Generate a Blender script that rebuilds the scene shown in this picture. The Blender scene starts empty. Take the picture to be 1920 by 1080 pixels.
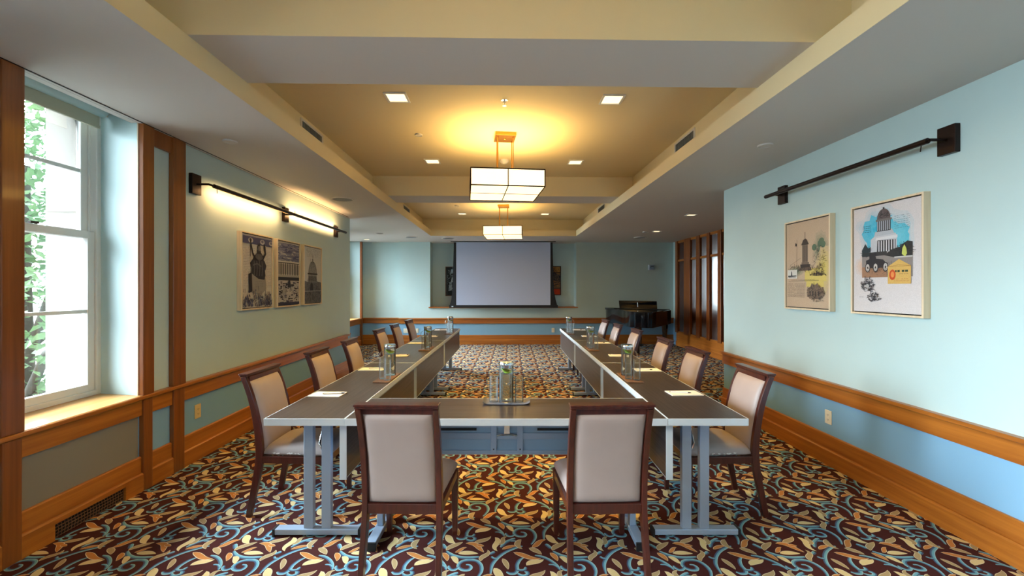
import bpy, math, random
import numpy as np
from mathutils import Vector, Matrix, Euler
random.seed(7)
S = bpy.context.scene
COL = S.collection
PI = math.pi

# ------------------------------------------------------------------ camera, world, exposure
F_PX = 810.0
YAW = math.radians(1.2)
CAM_H = 1.48
cd = bpy.data.cameras.new('camera'); cam = bpy.data.objects.new('camera', cd); COL.objects.link(cam)
cam.location = (0, 0, CAM_H); cam.rotation_euler = (PI/2, 0, -YAW)
cd.sensor_width = 36; cd.lens = F_PX/1920*36; cd.clip_start = .05; cd.clip_end = 200
S.camera = cam
S.view_settings.view_transform = 'Standard'; S.view_settings.look = 'None'
S.view_settings.gamma = 1; S.view_settings.use_curve_mapping = False
S.view_settings.exposure = 0.0
try:
    S.cycles.use_denoising = True
    S.cycles.max_bounces = 10; S.cycles.diffuse_bounces = 5; S.cycles.glossy_bounces = 4
    S.cycles.transmission_bounces = 8; S.cycles.transparent_max_bounces = 48
    S.cycles.sample_clamp_indirect = 4.0; S.cycles.caustics_reflective = False; S.cycles.caustics_refractive = False
except Exception: pass
W = bpy.data.worlds.new('overcast_sky'); S.world = W; W.use_nodes = True
# overcast sky, dim near the horizon, with the sun's wide glow behind the cloud high on the window side
nt = W.node_tree; bg = nt.nodes['Background']; bg.inputs[0].default_value = (.80, .90, 1.0, 1)
tc = nt.nodes.new('ShaderNodeTexCoord'); vm = nt.nodes.new('ShaderNodeVectorMath'); vm.operation = 'DOT_PRODUCT'
vm.inputs[1].default_value = Vector((-.80, .26, .54)).normalized(); nt.links.new(tc.outputs['Generated'], vm.inputs[0])
def wmath(op, a, b):
    n = nt.nodes.new('ShaderNodeMath'); n.operation = op
    for i, v in enumerate((a, b)):
        if isinstance(v, (int, float)): n.inputs[i].default_value = v
        else: nt.links.new(v, n.inputs[i])
    return n.outputs[0]
SKY_BASE, SKY_GLOW = 3.4, 150
g = wmath('MULTIPLY', wmath('POWER', wmath('MAXIMUM', vm.outputs['Value'], 0), 6), SKY_GLOW)
nt.links.new(wmath('ADD', g, SKY_BASE), bg.inputs[1])

WARM = (1.0, .70, .27)
def area(name, loc, d, sx, sy, power, col, spread=180, xaxis=None, parent=None):
    l = bpy.data.lights.new(name, 'AREA'); l.shape = 'RECTANGLE'; l.size = sx; l.size_y = sy
    l.energy = power; l.color = col; l.spread = math.radians(spread)
    o = bpy.data.objects.new(name, l); COL.objects.link(o)
    z = -Vector(d).normalized()
    x = Vector(xaxis) if xaxis else (Vector((1, 0, 0)) if abs(z.x) < .9 else Vector((0, 1, 0)))
    y = z.cross(x).normalized(); x = y.cross(z).normalized()
    m = Matrix((x, y, z)).transposed().to_4x4(); m.translation = Vector(loc)
    o.matrix_world = m
    return o
def portal(name, loc, d, sx, sy, xaxis):
    o = area(name, loc, d, sx, sy, 1, (1, 1, 1), xaxis=xaxis); o.data.cycles.is_portal = True; return o
# seen and added window openings that let the daylight in (x/y ranges used again by the walls)
portal('daylight_portal', (-3.5, 2.85, 1.8), (1, 0, 0), .9, 2.1, (0, 1, 0))
portal('daylight_portal', (-3.5, -.75, 1.8), (1, 0, 0), 4.7, 2.0, (0, 1, 0))
portal('daylight_portal', (-4.3, 10.35, 1.8), (1, 0, 0), 1.5, 2.0, (0, 1, 0))
portal('daylight_portal', (-4.3, 8.35, 1.8), (1, 0, 0), 1.3, 2.0, (0, 1, 0))
portal('daylight_portal', (-1.485, -3.6, 1.65), (0, 1, 0), 1.25, 2.0, (1, 0, 0))

# ------------------------------------------------------------------ helpers
def lin(c): c /= 255.0; return c/12.92 if c <= .04045 else ((c+.055)/1.055)**2.4
def rgb(r, g, b): return (lin(r), lin(g), lin(b), 1)
def cw(X, Z, z=0.0):      # camera-aligned floor coordinates -> room coordinates
    return Vector((X*math.cos(YAW)+Z*math.sin(YAW), -X*math.sin(YAW)+Z*math.cos(YAW), z))
MATS = {}
def mat(name, col, rough=.5, metal=0, spec=.5, coat=0, bump=0, bscale=200, emit=None, estr=0, vc=False, trans=0, ior=1.45, var=0, vscale=3):
    m = bpy.data.materials.new(name); m.use_nodes = True; nt = m.node_tree; b = nt.nodes['Principled BSDF']
    b.inputs['Base Color'].default_value = col; b.inputs['Roughness'].default_value = rough
    b.inputs['Metallic'].default_value = metal; b.inputs['Specular IOR Level'].default_value = spec
    b.inputs['Coat Weight'].default_value = coat; b.inputs['Coat Roughness'].default_value = .08
    b.inputs['IOR'].default_value = ior
    if trans: b.inputs['Transmission Weight'].default_value = trans
    if emit: b.inputs['Emission Color'].default_value = emit; b.inputs['Emission Strength'].default_value = estr
    tc = nt.nodes.new('ShaderNodeTexCoord')
    if vc:
        a = nt.nodes.new('ShaderNodeVertexColor'); a.layer_name = 'Col'
        n = nt.nodes.new('ShaderNodeTexNoise'); n.inputs['Scale'].default_value = bscale
        nt.links.new(tc.outputs['Object'], n.inputs['Vector'])
        mx = nt.nodes.new('ShaderNodeMix'); mx.data_type = 'RGBA'; mx.blend_type = 'MULTIPLY'; mx.inputs[0].default_value = .35
        nt.links.new(a.outputs['Color'], mx.inputs[6]); nt.links.new(n.outputs['Fac'], mx.inputs[7])
        nt.links.new(mx.outputs[2], b.inputs['Base Color'])
    elif var:
        n = nt.nodes.new('ShaderNodeTexNoise'); n.inputs['Scale'].default_value = vscale; n.inputs['Detail'].default_value = 3
        nt.links.new(tc.outputs['Object'], n.inputs['Vector'])
        r = nt.nodes.new('ShaderNodeValToRGB')
        r.color_ramp.elements[0].position = .3; r.color_ramp.elements[1].position = .7
        r.color_ramp.elements[0].color = tuple(c*(1-var) for c in col[:3])+(1,); r.color_ramp.elements[1].color = tuple(min(1, c*(1+var)) for c in col[:3])+(1,)
        nt.links.new(n.outputs['Fac'], r.inputs[0]); nt.links.new(r.outputs[0], b.inputs['Base Color'])
    if bump:
        n2 = nt.nodes.new('ShaderNodeTexNoise'); n2.inputs['Scale'].default_value = bscale; n2.inputs['Detail'].default_value = 2
        nt.links.new(tc.outputs['Object'], n2.inputs['Vector'])
        bp = nt.nodes.new('ShaderNodeBump'); bp.inputs['Strength'].default_value = bump; bp.inputs['Distance'].default_value = .002
        nt.links.new(n2.outputs['Fac'], bp.inputs['Height']); nt.links.new(bp.outputs[0], b.inputs['Normal'])
    return m
def wood(name, c1, c2, axis='x', scale=8, stretch=.06, rough=.35, coat=.2, fine=False, spec=.5):
    m = mat(name, c1, rough, coat=coat, spec=spec); nt = m.node_tree; b = nt.nodes['Principled BSDF']
    tc = nt.nodes.new('ShaderNodeTexCoord'); mp = nt.nodes.new('ShaderNodeMapping')
    sc = [1, 1, 1]; sc['xyz'.index(axis)] = stretch; mp.inputs['Scale'].default_value = sc
    n = nt.nodes.new('ShaderNodeTexNoise'); n.inputs['Scale'].default_value = scale; n.inputs['Detail'].default_value = 5
    n.inputs['Roughness'].default_value = .65; n.inputs['Distortion'].default_value = 0 if fine else .4
    r = nt.nodes.new('ShaderNodeValToRGB'); r.color_ramp.elements[0].position = .33; r.color_ramp.elements[1].position = .68
    r.color_ramp.elements[0].color = c1; r.color_ramp.elements[1].color = c2
    nt.links.new(tc.outputs['Object'], mp.inputs[0]); nt.links.new(mp.outputs[0], n.inputs['Vector'])
    nt.links.new(n.outputs['Fac'], r.inputs[0]); nt.links.new(r.outputs[0], b.inputs['Base Color'])
    return m

class MB:
    def __init__(s): s.v = []; s.f = []; s.m = []; s.c = None
    def add(s, vs, fs, m=0):
        o = len(s.v); s.v += [tuple(p) for p in vs]; s.f += [tuple(i+o for i in f) for f in fs]; s.m += [m]*len(fs)
    def box(s, x0, x1, y0, y1, z0, z1, m=0, M=None):
        vs = [(x, y, z) for z in (z0, z1) for y in (y0, y1) for x in (x0, x1)]
        if M is not None: vs = [M @ Vector(p) for p in vs]
        s.add(vs, [(0, 2, 3, 1), (4, 5, 7, 6), (0, 1, 5, 4), (2, 6, 7, 3), (0, 4, 6, 2), (1, 3, 7, 5)], m)
    def prism(s, poly, z0, z1, m=0, M=None):
        n = len(poly)
        a = sum(poly[i][0]*poly[(i+1) % n][1]-poly[(i+1) % n][0]*poly[i][1] for i in range(n))
        if a < 0: poly = poly[::-1]
        vs = [(x, y, z0) for x, y in poly]+[(x, y, z1) for x, y in poly]
        if M is not None: vs = [M @ Vector(p) for p in vs]
        s.add(vs, [tuple(range(n-1, -1, -1)), tuple(range(n, 2*n))]+[(i, (i+1) % n, n+(i+1) % n, n+i) for i in range(n)], m)
    def run(s, p0, p1, n, prof, m=0):   # profile (depth from wall, z) swept along a wall
        p0 = Vector(p0); p1 = Vector(p1); n = Vector(n); k = len(prof)
        vs = [(p.x+n.x*d, p.y+n.y*d, z) for p in (p0, p1) for d, z in prof]
        fs = [tuple(range(k)), tuple(range(2*k-1, k-1, -1))]+[(i, k+i, k+(i+1) % k, (i+1) % k) for i in range(k)]
        t = p1-p0
        s.add(vs, fs, m)
    def tube(s, pts, r, seg=10, m=0, closed=False):
        pts = [Vector(p) for p in pts]; n = len(pts); rs = r if isinstance(r, (list, tuple)) else [r]*n
        vs = []; up = None
        for i, p in enumerate(pts):
            a = pts[i-1] if (i > 0 or closed) else p; b = pts[(i+1) % n] if (i < n-1 or closed) else p
            t = (b-a).normalized()
            if up is None: up = Vector((0, 0, 1)) if abs(t.z) < .9 else Vector((1, 0, 0))
            x = t.cross(up).normalized(); up = x.cross(t).normalized()
            vs += [p+(x*math.cos(2*PI*k/seg)+up*math.sin(2*PI*k/seg))*rs[i] for k in range(seg)]
        fs = []
        for i in range(n if closed else n-1):
            j = (i+1) % n
            fs += [(i*seg+k, i*seg+(k+1) % seg, j*seg+(k+1) % seg, j*seg+k) for k in range(seg)]
        if not closed: fs += [tuple(range(seg-1, -1, -1)), tuple((n-1)*seg+k for k in range(seg))]
        s.add(vs, fs, m)
    def bar(s, pts, w, d, m=0, xdir=(1, 0, 0)):   # rectangular section swept along a path; w along xdir
        pts = [Vector(p) for p in pts]; n = len(pts); X = Vector(xdir).normalized()
        ws = w if isinstance(w, (list, tuple)) else [w]*n; ds = d if isinstance(d, (list, tuple)) else [d]*n
        vs = []
        for i, p in enumerate(pts):
            t = (pts[min(i+1, n-1)]-pts[max(i-1, 0)]).normalized(); Y = t.cross(X).normalized()
            for a, b in ((-1, -1), (1, -1), (1, 1), (-1, 1)): vs.append(p+X*a*ws[i]/2+Y*b*ds[i]/2)
        fs = [(3, 2, 1, 0), tuple(4*(n-1)+k for k in range(4))]
        for i in range(n-1): fs += [(i*4+k, i*4+(k+1) % 4, i*4+4+(k+1) % 4, i*4+4+k) for k in range(4)]
        s.add(vs, fs, m)
    def lathe(s, prof, seg=32, m=0, c=(0, 0, 0), closed=False):
        vs = []; n = len(prof)
        for r, z in prof: vs += [(c[0]+r*math.cos(2*PI*k/seg), c[1]+r*math.sin(2*PI*k/seg), c[2]+z) for k in range(seg)]
        fs = []
        for i in range(n if closed else n-1):
            j = (i+1) % n
            fs += [(i*seg+k, i*seg+(k+1) % seg, j*seg+(k+1) % seg, j*seg+k) for k in range(seg)]
        if not closed: fs += [tuple(range(seg-1, -1, -1)), tuple((n-1)*seg+k for k in range(seg))]
        s.add(vs, fs, m)
    def build(s, name, mats, parent=None, bevel=0, smooth=0, loc=None, rotz=0):
        me = bpy.data.meshes.new(name); me.from_pydata(s.v, [], s.f)
        if not isinstance(mats, (list, tuple)): mats = [mats]
        for mm in mats: me.materials.append(mm)
        if len(mats) > 1: me.polygons.foreach_set('material_index', s.m)
        me.validate(); me.update()
        if smooth:
            me.polygons.foreach_set('use_smooth', [True]*len(me.polygons)); me.set_sharp_from_angle(angle=math.radians(smooth))
        o = bpy.data.objects.new(name, me); COL.objects.link(o)
        if parent: o.parent = parent
        if loc is not None: o.location = loc
        o.rotation_euler.z = rotz
        if bevel:
            b = o.modifiers.new('bevel', 'BEVEL'); b.width = bevel; b.segments = 2; b.limit_method = 'ANGLE'; b.angle_limit = math.radians(40)
        return o
def tag(o, label=None, cat=None, group=None, kind=None):
    if label: o['label'] = label
    if cat: o['category'] = cat
    if group: o['group'] = group
    if kind: o['kind'] = kind
    return o
def thing(name, label, cat, loc=(0, 0, 0), rotz=0, group=None):
    o = bpy.data.objects.new(name, None); COL.objects.link(o); o.location = loc; o.rotation_euler.z = rotz
    o.empty_display_size = .1
    return tag(o, label, cat, group)
def struct(o): o['kind'] = 'structure'; return o
def dup(o, parent=None):
    c = o.copy(); COL.objects.link(c)
    if parent: c.parent = parent; c.matrix_parent_inverse = o.matrix_parent_inverse.copy()
    for ch in list(o.children):
        if ch.type == 'LIGHT': continue
        dup(ch, c)
    return c
def place(o, loc, rotz, label, group=None):
    o.location = loc; o.rotation_euler.z = rotz; o['label'] = label
    if group: o['group'] = group
    return o

# ------------------------------------------------------------------ materials
M = {}
M['wall'] = mat('pale_aqua_paint', rgb(184, 208, 210), .6, bump=.12, bscale=350, var=.015)
M['wall_low'] = mat('blue_dado_paint', rgb(124, 168, 200), .6, bump=.12, bscale=350)
M['taupe'] = mat('taupe_dado_paint', rgb(124, 118, 102), .6)
M['ceil'] = mat('ceiling_paint', rgb(206, 203, 199), .75, bump=.06, bscale=300)
M['cream'] = mat('coffer_cream_paint', rgb(224, 208, 168), .75, bump=.06, bscale=300)
M['wood_y'] = wood('oak_trim_grain_along_wall', rgb(138, 76, 22), rgb(174, 106, 38), 'y', 22, .04)
M['wood_x'] = wood('oak_trim_grain_across', rgb(138, 76, 22), rgb(174, 106, 38), 'x', 22, .04)
M['wood_z'] = wood('oak_trim_upright', rgb(106, 54, 17), rgb(136, 76, 28), 'z', 22, .04)
M['sill'] = wood('pale_oak_sill', rgb(186, 134, 76), rgb(206, 158, 98), 'y', 22, .04, .25)
M['white'] = mat('white_window_paint', rgb(226, 226, 222), .4)
M['plastic'] = mat('ivory_plastic', rgb(225, 218, 195), .4)
M['almond'] = mat('almond_plastic', rgb(214, 192, 138), .4)
M['dark'] = mat('black_slot', rgb(14, 14, 16), .6)
M['bronze'] = mat('dark_bronze_metal', rgb(38, 24, 20), .38, metal=.6)
M['darkframe'] = mat('dark_matte_frame', rgb(36, 26, 20), .8, spec=.2)
M['brass'] = mat('aged_brass', rgb(176, 128, 58), .32, metal=.9)
M['lam'] = wood('dark_streaked_laminate', rgb(34, 28, 27), rgb(76, 65, 61), 'x', 130, .015, .34, coat=.05, fine=True)
M['edge'] = mat('pale_edge_band', rgb(208, 222, 234), .35)
M['panelback'] = mat('grey_laminate_back', rgb(142, 168, 194), .45)
M['steel'] = mat('silver_painted_steel', rgb(158, 176, 200), .35, metal=.3)
M['chrome'] = mat('chrome', rgb(225, 228, 232), .1, metal=1)
M['rubber'] = mat('black_rubber', rgb(20, 20, 24), .6)
M['mahog'] = wood('dark_mahogany', rgb(52, 20, 15), rgb(80, 34, 24), 'z', 40, .08, .3, .3)
M['vinyl'] = mat('taupe_vinyl', rgb(162, 147, 143), .42, bump=.12, bscale=500, var=.03, vscale=9)
M['paper'] = mat('white_paper', rgb(240, 238, 234), .7)
M['ink'] = mat('dark_ink', rgb(30, 30, 50), .5)
M['glass'] = mat('clear_glass', (1, 1, 1, 1), 0, trans=1, ior=1.45)
M['water'] = mat('water', (.96, .99, 1, 1), 0, trans=1, ior=1.33)
M['lemon'] = mat('lemon_flesh', rgb(214, 208, 84), .5)
M['lime'] = mat('lime_rind', rgb(140, 176, 60), .5)
M['walnut'] = wood('walnut_board', rgb(92, 62, 44), rgb(122, 88, 62), 'y', 40, .05, .4)
M['slate'] = mat('slate_grey_tray', rgb(104, 108, 122), .5)
M['piano'] = mat('black_lacquer', rgb(6, 7, 10), .07, coat=.6, spec=.5)
M['screen'] = mat('matte_screen_fabric', rgb(170, 182, 212), .8)
M['black'] = mat('black_fabric', rgb(12, 13, 20), .7)
M['frame'] = wood('blond_maple_frame', rgb(216, 194, 160), rgb(232, 214, 184), 'z', 30, .05, .45, 0)
M['paint'] = mat('printed_canvas', (1, 1, 1, 1), .7, vc=True, bscale=260)
M['carpet'] = mat('patterned_carpet', (1, 1, 1, 1), .95, vc=True, bscale=700, spec=.1)
M['stone'] = mat('pale_limestone', rgb(176, 170, 164), .8, var=.04, vscale=2)
M['leaf'] = mat('tree_leaf', rgb(100, 128, 90), .6, var=.3, vscale=1.5)
M['bark'] = mat('tree_bark', rgb(78, 70, 64), .9, var=.2, vscale=8)
M['paving'] = mat('grey_paving', rgb(150, 147, 142), .9, var=.1, vscale=1)
M['shade_cloth'] = mat('roller_shade_cloth', rgb(176, 172, 150), .8)
M['speaker'] = mat('grey_speaker_mesh', rgb(120, 124, 124), .6, bump=.5, bscale=900)
M['lens'] = mat('lit_downlight_lens', rgb(255, 240, 200), .5, emit=rgb(255, 236, 190), estr=1.6)
M['shade'] = mat('lit_linen_shade', rgb(240, 225, 190), .6, emit=(1, .72, .37, 1), estr=2.3)
M['strip'] = mat('lit_lamp_strip', rgb(255, 200, 120), .5, emit=rgb(255, 190, 100), estr=3)
M['brownglass'] = mat('ribbed_smoky_glass', rgb(64, 36, 28), .18, coat=.6)
def pane_mat():
    m = bpy.data.materials.new('window_glass'); m.use_nodes = True; nt = m.node_tree; nt.nodes.clear()
    o = nt.nodes.new('ShaderNodeOutputMaterial'); t = nt.nodes.new('ShaderNodeBsdfTransparent'); g = nt.nodes.new('ShaderNodeBsdfGlossy')
    g.inputs['Roughness'].default_value = .02; x = nt.nodes.new('ShaderNodeMixShader'); f = nt.nodes.new('ShaderNodeFresnel'); f.inputs[0].default_value = 1.35
    t.inputs[0].default_value = (.94, .97, .96, 1)
    nt.links.new(f.outputs[0], x.inputs[0]); nt.links.new(t.outputs[0], x.inputs[1]); nt.links.new(g.outputs[0], x.inputs[2]); nt.links.new(x.outputs[0], o.inputs[0])
    return m
M['pane'] = pane_mat()
def thin_glass():
    m = bpy.data.materials.new('clear_glassware'); m.use_nodes = True; nt = m.node_tree; nt.nodes.clear()
    o = nt.nodes.new('ShaderNodeOutputMaterial'); t = nt.nodes.new('ShaderNodeBsdfTransparent'); g = nt.nodes.new('ShaderNodeBsdfGlossy')
    g.inputs['Roughness'].default_value = .03; x = nt.nodes.new('ShaderNodeMixShader'); f = nt.nodes.new('ShaderNodeLayerWeight'); f.inputs[0].default_value = .16
    r = nt.nodes.new('ShaderNodeValToRGB'); r.color_ramp.elements[0].color = (.97, .99, .99, 1); r.color_ramp.elements[1].color = (.84, .90, .94, 1)
    r.color_ramp.elements[0].position = .35; r.color_ramp.elements[1].position = .95
    nt.links.new(f.outputs['Facing'], r.inputs[0]); nt.links.new(r.outputs[0], t.inputs[0])
    nt.links.new(f.outputs['Fresnel'], x.inputs[0]); nt.links.new(t.outputs[0], x.inputs[1]); nt.links.new(g.outputs[0], x.inputs[2]); d = nt.nodes.new('ShaderNodeBsdfTranslucent'); d.inputs[0].default_value = (.86, .93, 1, 1); x2 = nt.nodes.new('ShaderNodeMixShader'); x2.inputs[0].default_value = .07
    nt.links.new(x.outputs[0], x2.inputs[1]); nt.links.new(d.outputs[0], x2.inputs[2]); nt.links.new(x2.outputs[0], o.inputs[0])
    return m
M['glass'] = thin_glass()

# ------------------------------------------------------------------ 2D painting helper (coloured mesh)
class Paint:
    def __init__(s, eps=1e-5): s.v = []; s.f = []; s.c = []; s.z = 0; s.eps = eps
    def poly(s, pts, col, col2=None):
        o = len(s.v); s.z += s.eps
        s.v += [(p[0], p[1], s.z) for p in pts]; s.c += [col]*len(pts) if not isinstance(col, list) else col
        a = sum(pts[i][0]*pts[(i+1) % len(pts)][1]-pts[(i+1) % len(pts)][0]*pts[i][1] for i in range(len(pts)))
        idx = tuple(range(o, o+len(pts)));  s.f.append(idx if a > 0 else idx[::-1])
    def rect(s, x0, y0, x1, y1, col): s.poly([(x0, y0), (x1, y0), (x1, y1), (x0, y1)], col)
    def ell(s, cx, cy, rx, ry, col, n=16, a0=0, a1=2*PI):
        s.poly([(cx+rx*math.cos(a0+(a1-a0)*k/n), cy+ry*math.sin(a0+(a1-a0)*k/n)) for k in range(n+(0 if a1-a0 > 6.2 else 1))], col)
    def ribbon(s, pts, ws, cols):  # cols: colours across the ribbon; ws half-width per point
        n = len(pts); k = len(cols); o = len(s.v); s.z += s.eps
        for i, p in enumerate(pts):
            a = pts[max(i-1, 0)]; b = pts[min(i+1, n-1)]; tx, ty = b[0]-a[0], b[1]-a[1]; L = math.hypot(tx, ty) or 1
            nx, ny = -ty/L, tx/L; w = ws[i] if isinstance(ws, list) else ws
            for j in range(k):
                t = 1-2*j/(k-1); s.v.append((p[0]+nx*w*t, p[1]+ny*w*t, s.z)); s.c.append(cols[j])
        for i in range(n-1):
            for j in range(k-1): a = o+i*k+j; s.f.append((a, a+1, a+k+1, a+k))
    def stroke(s, pts, w, col): s.ribbon(pts, w, [col, col])
def spline(pts, n=6):
    out = []; P = [pts[0]]+list(pts)+[pts[-1]]
    for i in range(1, len(P)-2):
        for k in range(n):
            t = k/n; q = []
            for d in range(2):
                a, b, c, e = P[i-1][d], P[i][d], P[i+1][d], P[i+2][d]
                q.append(.5*((2*b)+(-a+c)*t+(2*a-5*b+4*c-e)*t*t+(-a+3*b-3*c+e)*t**3))
            out.append(tuple(q))
    return out+[tuple(pts[-1])]
def vmesh(name, v, f, c, material, parent=None):
    me = bpy.data.meshes.new(name); me.from_pydata(v, [], f); me.materials.append(material)
    ca = me.color_attributes.new('Col', 'FLOAT_COLOR', 'POINT')
    ca.data.foreach_set('color', np.array(c, dtype=np.float32).ravel()); me.update()
    o = bpy.data.objects.new(name, me); COL.objects.link(o)
    if parent: o.parent = parent
    return o

# ------------------------------------------------------------------ the floor: patterned carpet
def carpet():
    BG = rgb(72, 36, 34)
    def fl(x, y):      # pattern sketch coordinates -> carpet metres
        px, py = 820+x/6.4, 960+y/6.4; Z = CAM_H*810/(py-540); return ((px-960)*Z/810, Z)
    P = Paint(1.2e-5)
    TE, LT, SH = rgb(112, 168, 184), rgb(176, 200, 202), rgb(74, 90, 118)
    BE, TA, OR, RIM = rgb(224, 202, 148), rgb(176, 152, 112), rgb(196, 130, 72), rgb(226, 206, 172)
    def stem(pts, w=.0105, taper=True):
        q = spline([fl(*p) for p in pts], 5); n = len(q)
        ws = [w*(min(1, .45+3*t, .45+3*(1-t)) if taper else 1) for t in [i/(n-1) for i in range(n)]]
        P.ribbon(q, ws, [LT, TE, TE, SH, SH])
    def leaf(a, b, w, col, bend=.15, s=0.0):
        a = fl(*a); b = fl(*b); dx, dy = b[0]-a[0], b[1]-a[1]; L = math.hypot(dx, dy); nx, ny = -dy/L, dx/L
        N = 11; cl = []; hw = []
        for i in range(N):
            t = i/(N-1); off = bend*L*4*t*(1-t)+s*L*math.sin(2*PI*t)
            cl.append((a[0]+dx*t+nx*off, a[1]+dy*t+ny*off)); hw.append(w/2*math.sin(PI*t**.8)**.75 if 0 < t < 1 else 0)
        for k, (sc, c) in enumerate(((1, RIM), (.82, col))):
            up = []; dn = []
            for i, p in enumerate(cl):
                q0 = cl[max(i-1, 0)]; q1 = cl[min(i+1, N-1)]; tx, ty = q1[0]-q0[0], q1[1]-q0[1]; l = math.hypot(tx, ty)
                ax, ay = -ty/l, tx/l; h = hw[i]*sc
                f = .04 if k else 0
                pp = (p[0]*(1-f)+(a[0]+b[0])/2*f, p[1]*(1-f)+(a[1]+b[1])/2*f)
                up.append((pp[0]+ax*h, pp[1]+ay*h)); dn.append((pp[0]-ax*h, pp[1]-ay*h))
            P.poly(up+dn[-2:0:-1], c)
    stem([(1000, 243), (1038, 248), (1058, 268), (1040, 290), (985, 292), (935, 272), (925, 238), (965, 208), (1040, 200), (1110, 210), (1160, 248), (1176, 300), (1155, 350), (1125, 388)], .0105)
    stem([(930, 262), (900, 286), (860, 290), (830, 272), (822, 252)], .009)
    stem([(760, 425), (815, 370), (875, 340), (935, 318)], .012)
    stem([(880, 352), (940, 352), (988, 378)], .007)
    stem([(1020, 408), (940, 430), (840, 470), (760, 520), (700, 575), (655, 640), (636, 745)], .0105)
    stem([(648, 535), (672, 556), (712, 560)], .007)
    stem([(1170, 522), (1260, 540), (1350, 580), (1420, 632), (1472, 695)], .010)
    stem([(1335, 632), (1390, 636), (1440, 660)], .006)
    stem([(1035, 545), (985, 580), (955, 640), (958, 700), (930, 735), (872, 738), (832, 718)], .0105)
    stem([(950, 690), (1000, 700), (1050, 692), (1062, 660)], .009)
    stem([(960, 735), (1000, 762), (1050, 765), (1085, 745), (1075, 720), (1045, 715)], .010)
    stem([(110, 472), (180, 520), (280, 545), (400, 550), (500, 540)], .0125)
    stem([(625, 508), (690, 478)], .011)
    stem([(1298, 385), (1368, 440)], .012)
    leaf((912, 484), (1245, 560), .036, OR, -.07, .03); leaf((1068, 642), (1278, 570), .040, BE, .05, .05)
    leaf((1098, 434), (1252, 512), .036, TA, .08); leaf((782, 560), (850, 692), .030, TA, .05)
    leaf((440, 370), (645, 293), .034, TA, -.08, .03); leaf((692, 303), (722, 472), .036, BE, .0, .10)
    leaf((733, 388), (838, 296), .028, TA, 0, -.12); leaf((776, 450), (968, 404), .026, OR, .08)
    leaf((1008, 330), (1022, 446), .036, TA, -.28); leaf((1133, 427), (1306, 333), .034, OR, .06, -.05)
    leaf((1303, 275), (1460, 378), .044, BE, -.08, .04); leaf((340, 378), (560, 486), .036, OR, .16, .05)
    leaf((105, 464), (308, 362), .036, TA, .08, .03); leaf((212, 488), (355, 424), .024, OR, .03, -.04)
    leaf((250, 498), (490, 502), .036, BE, .06); leaf((522, 592), (604, 455), .032, TA, -.04, .1)
    leaf((158, 538), (248, 625), .032, BE, .1, .04); leaf((1350, 492), (1442, 592), .032, OR, .1)
    leaf((470, 395), (560, 410), .026, OR, .0)
    v = np.array(P.v); f = P.f; c = np.array(P.c)
    ux, uy = .598, .615
    nv = len(v); VV = []; FF = []; CC = []; k = 0
    x0, x1, y0, y1 = -4.3, 4.7, .6, 11.42
    VV.append(np.array([(-4.6, -3.6, 0), (5.0, -3.6, 0), (5.0, 12.2, 0), (-4.6, 12.2, 0)], dtype=float)); CC.append(np.array([BG]*4)); FF.append([(0, 1, 2, 3)]); k = 4
    th = -YAW
    ct, st = math.cos(th), math.sin(th)
    for i in range(-9, 10):
        for j in range(-6, 17):
            for h in (0, .5):
                dx, dy = (i+h)*ux, (j+h)*uy
                q = v.copy(); q[:, 0] += dx; q[:, 1] += dy; q[:, 2] += .0004
                X = q[:, 0]*ct-q[:, 1]*st; Y = q[:, 0]*st+q[:, 1]*ct
                if X.mean() < x0 or X.mean() > x1 or Y.mean() < y0 or Y.mean() > y1: continue
                q[:, 0] = np.clip(X, -4.4, 4.9); q[:, 1] = np.clip(Y, -3, 12)
                VV.append(q); CC.append(c); FF.append([tuple(a+k for a in t) for t in f]); k += nv
    return struct(vmesh('floor', np.concatenate(VV).tolist(), [t for g in FF for t in g], np.concatenate(CC), M['carpet']))
carpet()

# ------------------------------------------------------------------ walls
ZC = 2.683; RAIL = .696; TOP = 3.2
LX, RX, BY = -2.655, 2.74, 11.33
FLX, FRX = -3.70, 4.50
def two_tone(mb, x0, x1, y0, y1, ztop=TOP): mb.box(x0, x1, y0, y1, .68, ztop, 0); mb.box(x0, x1, y0, y1, 0, .68, 1)
WM = [M['wall'], M['wall_low'], M['taupe'], M['stone']]
# left wall, with the near window recess and unseen ones added behind the camera for daylight
mb = MB()
two_tone(mb, LX-.42, LX, -3.4, -3.1); two_tone(mb, LX-.42, LX, 1.6, 2.36)
mb.prism([(LX, 3.197), (LX, 7.40), (LX-.42, 7.40), (LX-.42, 3.28)], .68, TOP, 0)
mb.box(LX-.42, LX, 3.2, 7.40, 0, .68, 1)
mb.prism([(LX, 2.36), (LX, 2.41), (LX-.42, 2.34)], .68, TOP, 0)
mb.box(LX-.42, LX, 2.36, 3.2, 0, .676, 2); mb.box(LX-.42, LX, -3.1, 1.6, 0, .676, 1)
mb.box(LX-.42, LX-.06, 2.34, 3.28, 2.86, TOP, 0); mb.box(LX-.42, LX, -3.1, 1.6, 2.7, TOP, 0)
struct(mb.build('wall_left', WM))
mb = MB(); mb.box(-3.385, LX-.43, 3.27, 7.4, -3, 3.6, 0); mb.box(-3.385, LX-.43, 1.65, 2.30, -3, 3.6, 0); mb.box(-3.385, LX-.43, -3.4, -3.15, -3, 3.6, 0)
mb.box(-3.385, LX-.43, 2.30, 3.27, -3, .62, 0); mb.box(-3.385, LX-.43, 2.30, 3.27, 2.86, 3.6, 0)
mb.box(-3.385, LX-.43, -3.15, 1.65, -3, .62, 0); mb.box(-3.385, LX-.43, -3.15, 1.65, 2.75, 3.6, 0)
for z in (-.2, .55, 1.3, 2.05, 2.8): mb.box(-3.388, -3.1, 3.262, 3.275, z-.004, z+.004, 0)
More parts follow.
